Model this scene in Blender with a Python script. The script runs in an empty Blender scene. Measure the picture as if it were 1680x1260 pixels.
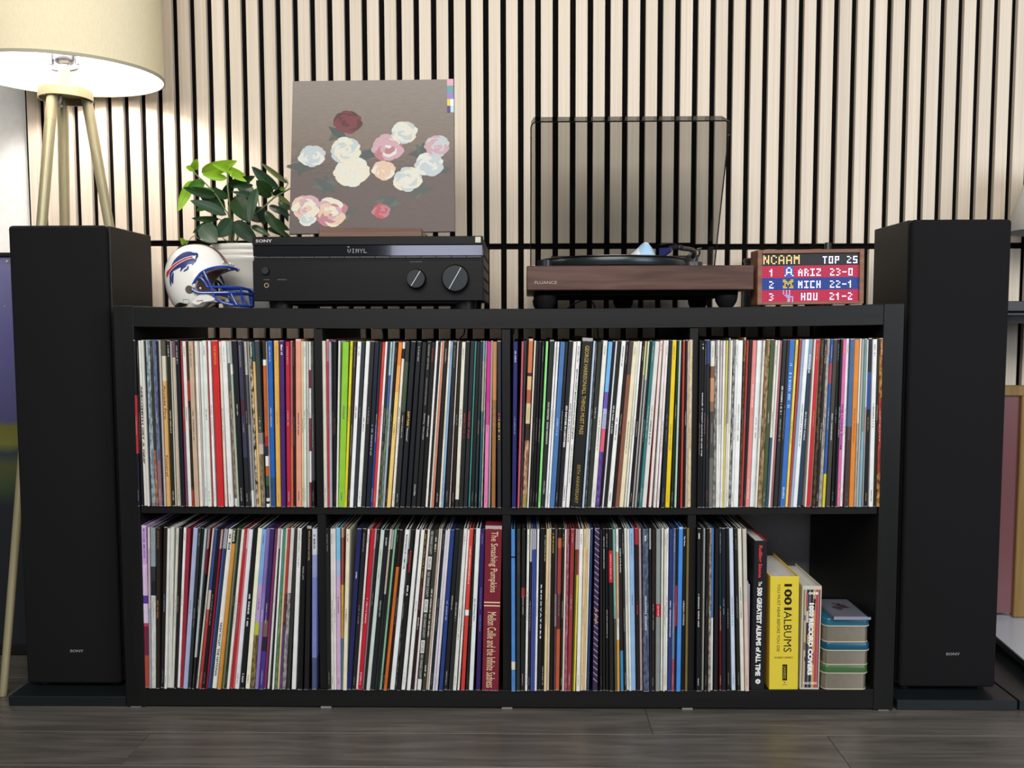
import bpy, bmesh, math, random
from mathutils import Vector, Matrix
random.seed(7)
SC = bpy.context.scene
COL = SC.collection
R = math.radians

# ------------------------------------------------------------------ camera, light, exposure
CAM = Vector((.7708, -1.5896, .7344)); YAW, PITCH, ROLL, FOC = -.0156, .0683, .0024, 1400.
def _axes():
    cy, sy, cp, sp, cr, sr = math.cos(YAW), math.sin(YAW), math.cos(PITCH), math.sin(PITCH), math.cos(ROLL), math.sin(ROLL)
    f = Vector((sy*cp, cy*cp, -sp)); r = Vector((cy, -sy, 0)); d = f.cross(r)
    return r*cr+d*sr, d*cr-r*sr, f
CR, CD, CF = _axes()
cam = bpy.data.objects.new('camera', bpy.data.cameras.new('camera')); COL.objects.link(cam)
m = Matrix.Identity(4)
for i in range(3):
    m[i][0] = CR[i]; m[i][1] = -CD[i]; m[i][2] = -CF[i]; m[i][3] = CAM[i]
cam.matrix_world = m
cam.data.sensor_width = 36; cam.data.lens = 30.0; cam.data.clip_start = .05
SC.camera = cam
def atY(px, py, Y):                      # where the sight line through a pixel of the photograph meets the upright plane y = Y
    v = CF+CR*((px-840)/FOC)+CD*((py-630)/FOC); return CAM+v*((Y-CAM.y)/v.y)
def atZ(px, py, Z=0.):
    v = CF+CR*((px-840)/FOC)+CD*((py-630)/FOC); return CAM+v*((Z-CAM.z)/v.z)

W = bpy.data.worlds.new('room_light'); SC.world = W; W.use_nodes = True
W.node_tree.nodes['Background'].inputs[0].default_value = (.80, .88, 1, 1)
W.node_tree.nodes['Background'].inputs[1].default_value = .075
SC.view_settings.view_transform = 'Standard'; SC.view_settings.look = 'None'
SC.view_settings.gamma = 1; SC.view_settings.use_curve_mapping = False
SC.view_settings.exposure = 0.0
def area(name, loc, aim, sx, sy, power, col):
    l = bpy.data.lights.new(name, 'AREA'); l.shape = 'RECTANGLE'; l.size = sx; l.size_y = sy; l.energy = power; l.color = col
    o = bpy.data.objects.new(name, l); COL.objects.link(o); o.location = loc
    o.rotation_euler = (Vector(aim)-Vector(loc)).to_track_quat('-Z', 'Y').to_euler(); return o
area('ceiling_lamp_light', (.6, -2.3, 2.15), (.7, .2, .65), 2.2, 1.2, 78, (1, .965, .91))
area('window_daylight', (3.3, -2.4, 1.5), (.9, .1, .6), 1.6, 1.6, 54, (.86, .92, 1))
area('window_behind_camera', (.30, -3.1, 1.16), (.55, 0, .9), .52, .42, 3.2, (.74, .78, 1))

# ------------------------------------------------------------------ materials
def lin(h):
    h = h.lstrip('#'); c = [int(h[i:i+2], 16)/255 for i in (0, 2, 4)]
    return tuple(x/12.92 if x <= .04045 else ((x+.055)/1.055)**2.4 for x in c)+(1.,)
MC = {}
def bs(name):
    mt = bpy.data.materials.new(name); mt.use_nodes = True
    return mt, mt.node_tree, mt.node_tree.nodes['Principled BSDF']
def mat(h, rough=.5, metal=0., spec=.5, name=None, noise=.06, scale=60., coat=0.):
    k = ('m', h, rough, metal, spec, noise, scale, coat)
    if k in MC: return MC[k]
    mt, nt, b = bs(name or 'surface'); c = lin(h)
    b.inputs['Roughness'].default_value = rough; b.inputs['Metallic'].default_value = metal
    b.inputs['Specular IOR Level'].default_value = spec; b.inputs['Coat Weight'].default_value = coat
    if noise:
        tc = nt.nodes.new('ShaderNodeTexCoord'); nz = nt.nodes.new('ShaderNodeTexNoise'); nz.inputs['Scale'].default_value = scale
        mx = nt.nodes.new('ShaderNodeMix'); mx.data_type = 'RGBA'
        mx.inputs['A'].default_value = tuple(min(1, x*(1+noise)) for x in c[:3])+(1,); mx.inputs['B'].default_value = tuple(x*(1-noise) for x in c[:3])+(1,)
        nt.links.new(tc.outputs['Object'], nz.inputs['Vector']); nt.links.new(nz.outputs['Fac'], mx.inputs['Factor']); nt.links.new(mx.outputs['Result'], b.inputs['Base Color'])
    else: b.inputs['Base Color'].default_value = c
    MC[k] = mt; return mt
def emit(h, s, name='glow'):
    k = ('e', h, s)
    if k in MC: return MC[k]
    mt, nt, b = bs(name); b.inputs['Base Color'].default_value = (0, 0, 0, 1); b.inputs['Emission Color'].default_value = lin(h); b.inputs['Emission Strength'].default_value = s
    MC[k] = mt; return mt
def grain(name, ha, hb, scale, rough=.5, coords='Object', detail=6, bump=.0, spec=.4, hc=None, w=.0):
    k = ('g', name)
    if k in MC: return MC[k]
    mt, nt, b = bs(name); N = nt.nodes.new; L = nt.links.new
    tc = N('ShaderNodeTexCoord'); mp = N('ShaderNodeMapping'); mp.inputs['Scale'].default_value = scale
    oi = N('ShaderNodeObjectInfo'); vm = N('ShaderNodeVectorMath'); vm.operation = 'MULTIPLY_ADD'
    cx = N('ShaderNodeCombineXYZ')
    for i in range(3): L(oi.outputs['Random'], cx.inputs[i])
    vm.inputs[1].default_value = (37, 23, 51)
    L(cx.outputs[0], vm.inputs[0]); L(tc.outputs[coords], vm.inputs[2]); L(vm.outputs[0], mp.inputs['Vector'])
    nz = N('ShaderNodeTexNoise'); nz.inputs['Scale'].default_value = 1; nz.inputs['Detail'].default_value = detail; nz.inputs['Distortion'].default_value = w
    L(mp.outputs[0], nz.inputs['Vector'])
    rp = N('ShaderNodeValToRGB'); e = rp.color_ramp.elements
    e[0].position = .32; e[0].color = lin(ha); e[1].position = .68; e[1].color = lin(hb)
    if hc: x = rp.color_ramp.elements.new(.5); x.color = lin(hc)
    L(nz.outputs['Fac'], rp.inputs[0]); b.inputs['Roughness'].default_value = rough; b.inputs['Specular IOR Level'].default_value = spec
    hs = N('ShaderNodeHueSaturation'); mr = N('ShaderNodeMapRange'); mr.inputs['To Min'].default_value = .94; mr.inputs['To Max'].default_value = 1.05
    L(oi.outputs['Random'], mr.inputs['Value']); L(mr.outputs[0], hs.inputs['Value']); L(rp.outputs[0], hs.inputs['Color']); L(hs.outputs[0], b.inputs['Base Color'])
    if bump:
        bp = N('ShaderNodeBump'); bp.inputs['Strength'].default_value = bump; bp.inputs['Distance'].default_value = .002
        L(nz.outputs['Fac'], bp.inputs['Height']); L(bp.outputs[0], b.inputs['Normal'])
    MC[k] = mt; return mt
# node group: rubbed pale edges at the two ends of a record spine
WG = bpy.data.node_groups.new('sleeve_wear', 'ShaderNodeTree')
WG.interface.new_socket('Color', in_out='INPUT', socket_type='NodeSocketColor'); WG.interface.new_socket('Color', in_out='OUTPUT', socket_type='NodeSocketColor')
def _wg():
    N = WG.nodes.new; L = WG.links.new
    gi = N('NodeGroupInput'); go = N('NodeGroupOutput'); tc = N('ShaderNodeTexCoord'); sp = N('ShaderNodeSeparateXYZ'); L(tc.outputs['Object'], sp.inputs[0])
    a = N('ShaderNodeMath'); a.operation = 'SUBTRACT'; a.inputs[1].default_value = .157; L(sp.outputs['Z'], a.inputs[0])
    b = N('ShaderNodeMath'); b.operation = 'ABSOLUTE'; L(a.outputs[0], b.inputs[0])
    oi = N('ShaderNodeObjectInfo'); nz = N('ShaderNodeTexNoise'); nz.noise_dimensions = '4D'; nz.inputs['Scale'].default_value = 260; nz.inputs['Detail'].default_value = 1
    wm = N('ShaderNodeMath'); wm.operation = 'MULTIPLY'; wm.inputs[1].default_value = 90; L(oi.outputs['Random'], wm.inputs[0]); L(wm.outputs[0], nz.inputs['W']); L(tc.outputs['Object'], nz.inputs['Vector'])
    c = N('ShaderNodeMath'); c.operation = 'MULTIPLY_ADD'; c.inputs[1].default_value = .0030; L(nz.outputs['Fac'], c.inputs[0]); L(b.outputs[0], c.inputs[2])
    d = N('ShaderNodeMath'); d.operation = 'GREATER_THAN'; d.inputs[1].default_value = .1577; L(c.outputs[0], d.inputs[0])
    fy = N('ShaderNodeMath'); fy.operation = 'LESS_THAN'; fy.inputs[1].default_value = .0006; L(sp.outputs['Y'], fy.inputs[0]); e = N('ShaderNodeMath'); e.operation = 'MULTIPLY'; e0 = N('ShaderNodeMath'); e0.operation = 'MULTIPLY'; e0.inputs[1].default_value = .5; L(d.outputs[0], e0.inputs[0]); L(e0.outputs[0], e.inputs[0]); L(fy.outputs[0], e.inputs[1])
    n2 = N('ShaderNodeTexNoise'); n2.inputs['Scale'].default_value = 35; L(tc.outputs['Object'], n2.inputs['Vector'])
    mr = N('ShaderNodeMapRange'); mr.inputs['From Min'].default_value = .3; mr.inputs['From Max'].default_value = .7; mr.inputs['To Min'].default_value = .90; mr.inputs['To Max'].default_value = 1.06; L(n2.outputs['Fac'], mr.inputs[0])
    hs = N('ShaderNodeHueSaturation'); L(gi.outputs[0], hs.inputs['Color']); L(mr.outputs[0], hs.inputs['Value'])
    mx = N('ShaderNodeMix'); mx.data_type = 'RGBA'; L(e.outputs[0], mx.inputs['Factor']); L(hs.outputs[0], mx.inputs['A']); mx.inputs['B'].default_value = (.72, .70, .66, 1)
    L(mx.outputs['Result'], go.inputs[0])
_wg()
def sleeve(h):
    k = ('s', h)
    if k in MC: return MC[k]
    mt, nt, b = bs('printed_card'); g = nt.nodes.new('ShaderNodeGroup'); g.node_tree = WG
    if '/' in h:
        ha, hb = h.split('/'); tc = nt.nodes.new('ShaderNodeTexCoord'); mp = nt.nodes.new('ShaderNodeMapping'); mp.inputs['Scale'].default_value = (190, 190, 75)
        nz = nt.nodes.new('ShaderNodeTexNoise'); nz.inputs['Scale'].default_value = 1; nz.inputs['Detail'].default_value = 3
        rp = nt.nodes.new('ShaderNodeValToRGB'); e = rp.color_ramp.elements; e[0].position = .42; e[0].color = lin(ha); e[1].position = .58; e[1].color = lin(hb)
        nt.links.new(tc.outputs['Object'], mp.inputs[0]); nt.links.new(mp.outputs[0], nz.inputs['Vector']); nt.links.new(nz.outputs['Fac'], rp.inputs[0]); nt.links.new(rp.outputs[0], g.inputs[0])
    else: g.inputs[0].default_value = lin(h)
    nt.links.new(g.outputs[0], b.inputs['Base Color']); b.inputs['Roughness'].default_value = .42; b.inputs['Specular IOR Level'].default_value = .35
    MC[k] = mt; return mt

# ------------------------------------------------------------------ helpers
def link(o, parent=None):
    COL.objects.link(o)
    if parent is not None: o.parent = parent
    return o
def obj(name, bm, mats, parent=None, smooth=False, loc=None, rot=None):
    me = bpy.data.meshes.new(name); bm.normal_update(); bm.to_mesh(me); bm.free()
    for x in (mats if isinstance(mats, (list, tuple)) else [mats]): me.materials.append(x)
    if smooth:
        me.shade_smooth() if hasattr(me, 'shade_smooth') else None
        try: me.set_sharp_from_angle(angle=R(38))
        except Exception: pass
    o = bpy.data.objects.new(name, me)
    if loc is not None: o.location = loc
    if rot is not None: o.rotation_euler = rot
    return link(o, parent)
def empty(name, loc=(0, 0, 0), rz=0., parent=None):
    o = bpy.data.objects.new(name, None); o.location = loc; o.rotation_euler = (0, 0, rz); o.empty_display_size = .05; return link(o, parent)
def tag(o, label=None, cat=None, group=None, kind=None):
    for k, v in (('label', label), ('category', cat), ('group', group), ('kind', kind)):
        if v: o[k] = v
    return o
def bx(bm, x0, y0, z0, x1, y1, z1, bev=0., mi=0, seg=1, M=None):
    old = set(bm.verts); v = [bm.verts.new((x, y, z)) for x in (x0, x1) for y in (y0, y1) for z in (z0, z1)]
    F = [bm.faces.new([v[i] for i in q]) for q in ((0, 1, 3, 2), (4, 6, 7, 5), (0, 4, 5, 1), (2, 3, 7, 6), (0, 2, 6, 4), (1, 5, 7, 3))]
    for f in F: f.material_index = mi
    if bev: bmesh.ops.bevel(bm, geom=list({e for f in F for e in f.edges}), offset=bev, segments=seg, affect='EDGES', profile=.5, material=-1)
    if M is not None: bmesh.ops.transform(bm, matrix=M, verts=[x for x in bm.verts if x not in old])
    return bm
def box(*a, **k): return bx(bmesh.new(), *a, **k)
def cyl(bm, p0, p1, r0, r1=None, n=20, mi=0, caps=True):
    r1 = r0 if r1 is None else r1; p0, p1 = Vector(p0), Vector(p1); d = (p1-p0).normalized()
    a = d.orthogonal().normalized(); b = d.cross(a)
    c0 = [bm.verts.new(p0+(a*math.cos(t)+b*math.sin(t))*r0) for t in (2*math.pi*i/n for i in range(n))]
    c1 = [bm.verts.new(p1+(a*math.cos(t)+b*math.sin(t))*r1) for t in (2*math.pi*i/n for i in range(n))]
    for i in range(n):
        f = bm.faces.new((c0[i], c0[(i+1) % n], c1[(i+1) % n], c1[i])); f.material_index = mi
    if caps:
        f = bm.faces.new(c0[::-1]); f.material_index = mi; f = bm.faces.new(c1); f.material_index = mi
    return bm
def tube(bm, pts, r, n=8, mi=0, closed=False, sub=4):
    P = [Vector(p) for p in pts]
    if sub > 1 and len(P) > 2:                       # smooth the run
        Q = []; m_ = len(P); rng = m_ if closed else m_-1
        for i in range(rng):
            a, b, c, d = (P[(i-1) % m_] if closed or i else P[0]), P[i], P[(i+1) % m_], (P[(i+2) % m_] if closed or i+2 < m_ else P[-1])
            for s in range(sub):
                t = s/sub; Q.append(.5*((2*b)+(c-a)*t+(2*a-5*b+4*c-d)*t*t+(3*b-a-3*c+d)*t**3))
        if not closed: Q.append(P[-1])
        P = Q
    rings = []; prev = None; m_ = len(P)
    for i, p in enumerate(P):
        t = ((P[(i+1) % m_]-P[i-1]) if closed else (P[min(i+1, m_-1)]-P[max(i-1, 0)])).normalized()
        a = t.orthogonal().normalized() if prev is None else (prev-t*prev.dot(t)).normalized(); prev = a; b = t.cross(a)
        rr = r(i/(m_-1)) if callable(r) else r
        rings.append([bm.verts.new(p+(a*math.cos(q)+b*math.sin(q))*rr) for q in (2*math.pi*k/n for k in range(n))])
    for i in range(m_ if closed else m_-1):
        A, B = rings[i], rings[(i+1) % m_]
        for k in range(n):
            f = bm.faces.new((A[k], A[(k+1) % n], B[(k+1) % n], B[k])); f.material_index = mi
    if not closed:
        bm.faces.new(rings[0][::-1]).material_index = mi; bm.faces.new(rings[-1]).material_index = mi
    return bm
def lathe(bm, prof, n=40, c=(0, 0, 0), mi=0, ax='z'):
    rings = []
    for r_, z in prof:
        ring = []
        for i in range(n):
            t = 2*math.pi*i/n; x, y = r_*math.cos(t), r_*math.sin(t)
            p = (x, y, z) if ax == 'z' else (x, z, y)
            ring.append(bm.verts.new((c[0]+p[0], c[1]+p[1], c[2]+p[2])))
        rings.append(ring)
    for a, b in zip(rings, rings[1:]):
        for i in range(n):
            q = (a[i], a[(i+1) % n], b[(i+1) % n], b[i]); bm.faces.new(q if ax == 'z' else q[::-1]).material_index = mi
    return bm
def prism(bm, poly, y0, y1, mi=0):                   # outline in x,z drawn out along y
    a = [bm.verts.new((x, y0, z)) for x, z in poly]; b = [bm.verts.new((x, y1, z)) for x, z in poly]
    n = len(poly); bm.faces.new(a).material_index = mi; bm.faces.new(b[::-1]).material_index = mi
    for i in range(n): bm.faces.new((a[i], b[i], b[(i+1) % n], a[(i+1) % n])).material_index = mi
    bmesh.ops.recalc_face_normals(bm, faces=bm.faces[:]); return bm
TXC = {}
def textmesh(s, bold=0.):
    if (s, bold) in TXC: return TXC[(s, bold)]
    cu = bpy.data.curves.new('t', 'FONT'); cu.body = s; cu.size = 1; cu.resolution_u = 2; cu.offset = bold
    o = bpy.data.objects.new('t', cu); me = bpy.data.meshes.new_from_object(o); bpy.data.objects.remove(o)
    v = [(p.co.x, p.co.y) for p in me.vertices]; f = [tuple(p.vertices) for p in me.polygons]
    xs = [a for a, b in v] or [0]; ys = [b for a, b in v] or [0]
    TXC[(s, bold)] = (v, f, min(xs), max(xs), min(ys), max(ys)); bpy.data.meshes.remove(me); return TXC[(s, bold)]
def put_text(bm, s, O, U, V, length, height, mi=0, bold=0.):  # O = start corner, U = reading direction, V = up direction of letters
    v, f, x0, x1, y0, y1 = textmesh(s, bold); O, U, V = Vector(O), Vector(U), Vector(V)
    w = [bm.verts.new(O+U*((a-x0)/(x1-x0)*length)+V*((b-y0)/(y1-y0)*height)) for a, b in v]
    for q in f:
        try: bm.faces.new([w[i] for i in q]).material_index = mi
        except ValueError: pass
    return bm
def quad(bm, O, U, V, mi=0):
    O, U, V = Vector(O), Vector(U), Vector(V)
    f = bm.faces.new([bm.verts.new(p) for p in (O, O+U, O+U+V, O+V)]); f.material_index = mi; return f
def flip_to_camera(bm):
    bm.normal_update()
    for f in bm.faces:
        if f.normal.y > 0: f.normal_flip()

# ------------------------------------------------------------------ the room
plaster = grain('plaster', 'e9e7e2', 'efeeea', (60, 60, 60), rough=.9, bump=.15, detail=8)
felt = mat('0b0a0b', rough=.95, spec=.1, noise=.2, scale=400, name='black_felt')
slat_wood = grain('slat_wood', 'd3c3ae', 'e2d6c5', (420, 60, 2.2), rough=.55, hc='dccebb', bump=.15)
floor_wood = grain('floor_wood', '4a4541', '67615b', (5, 62, 60), rough=.38, hc='57524c', bump=.35, w=.6, spec=.5)
floor = tag(obj('floor', box(-1.6, -2.2, -.03, 3.2, .52, -.006), mat('15120f', rough=.9)), kind='structure')
plank_bm = {}
for j in range(-8, 5):
    y0 = -.097-.118*j; y0, y1 = y0-.118, y0
    if y1 > .53 or y0 < -1.3: continue
    starts = {0: 1.311, -1: 1.0, 1: .45, -2: .3, -3: .8, -4: .1, 2: 1.1, 3: .2}.get(j, .5+.37*((j*5) % 4))
    L = 1.22; x = starts-3*L
    while x < 3.2:
        a, b = max(x, -1.6), min(x+L, 3.2)
        if b-a > .05:
            key = round(b-a, 3)
            if key not in plank_bm:
                bm = box(0, 0, -.0055, b-a-.0006, .1175, 0, bev=.0007); me = bpy.data.meshes.new('plank'); bm.to_mesh(me); bm.free(); me.materials.append(floor_wood); plank_bm[key] = me
            p = bpy.data.objects.new('plank', plank_bm[key]); p.location = (a, y0+.0002, 0); link(p, floor)
        x += L
for j in range(-3, 5): obj('joint_highlight', box(-1.6, -.097-.118*j-.0006, -.004, 3.2, -.097-.118*j+.0001, -.0002), mat('8a857c', rough=.6, noise=0), floor)  # pale strips paint in the highlight along the plank bevels
wall = empty('wall_back', (.735, .419, 0), math.atan(-.0048)); tag(wall, kind='structure')
# wall parent is turned a touch: x is measured from .735, y from the slat faces
obj('plaster_surface', box(-2.4, .022, -.005, 2.6, .10, 2.7), plaster, wall)
obj('felt_backing', box(-.402-.735, .0115, .43, 1.35, .0215, 2.5), felt, wall)
def slat_mesh(h):
    bm = box(-.0135, 0, 0, .0135, .0115, h, bev=.0006); me = bpy.data.meshes.new('slat'); bm.to_mesh(me); bm.free(); me.materials.append(slat_wood); return me
up, lo = slat_mesh(1.5), slat_mesh(.46)
k = -10
while True:
    gx = .0011+.04*k; cxs = gx+.02; k += 1
    if cxs < -.402+.012: continue
    if cxs > 2.02: break
    step = 0 if cxs < .3 else (-.0085 if cxs < 1.17 else -.0115)
    slope = -.004*max(0, min(1, (cxs+.4)/.7)) if cxs < .3 else -.004
    for me, z in ((up, .938+step+slope), (lo, .4645+step+slope)):
        s = bpy.data.objects.new('slat', me); s.location = (cxs-.735, random.uniform(-.0002, .0002), z); link(s, wall)
tag(obj('baseboard_back', box(-2.0, .40, 0, -.41, .44, .09, bev=.004), mat('d8d6d0', rough=.5)), kind='structure')

# ------------------------------------------------------------------ the shelf unit
shelf_m = grain('black_brown_board', '0e0e0e', '141414', (30, 30, 3), rough=.48, spec=.32, bump=.05)
shelf_h = grain('black_brown_board_across', '0e0e0e', '141414', (3, 30, 60), rough=.48, spec=.32, bump=.05)
def sag(X, a): return -a*(1-((X-.735)/.735)**2)
def topz(X): return .7725+sag(X, .0068)
def midz(X): return .3945+sag(X, .0030)
def botz(X): return .0415+.0012*(X-.735)/.735+sag(X, .0036)
def board(x0, x1, y0, y1, ztop, zbot, n=14):
    bm = bmesh.new(); S = []
    for i in range(n+1):
        X = x0+(x1-x0)*i/n; S.append([bm.verts.new(p) for p in ((X, y0, zbot(X)), (X, y1, zbot(X)), (X, y1, ztop(X)), (X, y0, ztop(X)))])
    for a, b in zip(S, S[1:]):
        for q in range(4): bm.faces.new((a[q], b[q], b[(q+1) % 4], a[(q+1) % 4]))
    bm.faces.new(S[0]); bm.faces.new(S[-1][::-1]); bmesh.ops.recalc_face_normals(bm, faces=bm.faces[:])
    ed = [e for e in bm.edges if e.calc_face_angle(0) > 1 and abs(e.verts[0].co.x-e.verts[1].co.x) > 1e-5]
    bmesh.ops.bevel(bm, geom=ed, offset=.0008, segments=1, affect='EDGES'); return bm
unit = tag(empty('shelf_unit', (.735, .19, 0)), 'black-brown two-row cube shelf packed with vinyl records between two tower speakers', 'shelf')
def U(bm, name, m): 
    bmesh.ops.translate(bm, verts=bm.verts, vec=(-.735, -.19, 0)); return obj(name, bm, m, unit)
U(board(.0385, 1.4315, 0, .375, topz, lambda X: .7345+sag(X, .0060)), 'top_board', shelf_h)
U(board(.0385, 1.4315, 0, .375, botz, lambda X: .005-.0008*(1-abs(X-.735)/.735)), 'bottom_board', shelf_h)
U(box(0, -.0005, .003, .038, .376, .7735, bev=.001), 'side_panel', shelf_m)
U(box(1.432, -.0005, .003, 1.47, .376, .7735, bev=.001), 'side_panel', shelf_m)
U(board(.0395, 1.4305, .003, .375, midz, lambda X: midz(X)-.0145), 'middle_board', shelf_h)
for X in (.3835, .735, 1.0845):
    U(box(X-.008, .003, midz(X)+.0003, X+.008, .375, .7340+sag(X, .0060), bev=.0006), 'divider', shelf_m)
    U(box(X-.008, .003, botz(X)+.0003, X+.008, .375, midz(X)-.0149, bev=.0006), 'divider', shelf_m)
for X in (.017, .386, .735, 1.08, 1.453):
    U(box(X-.010, .002, .0004, X+.010, .03, .0045), 'glide', mat('8c8a86', rough=.6))

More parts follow.
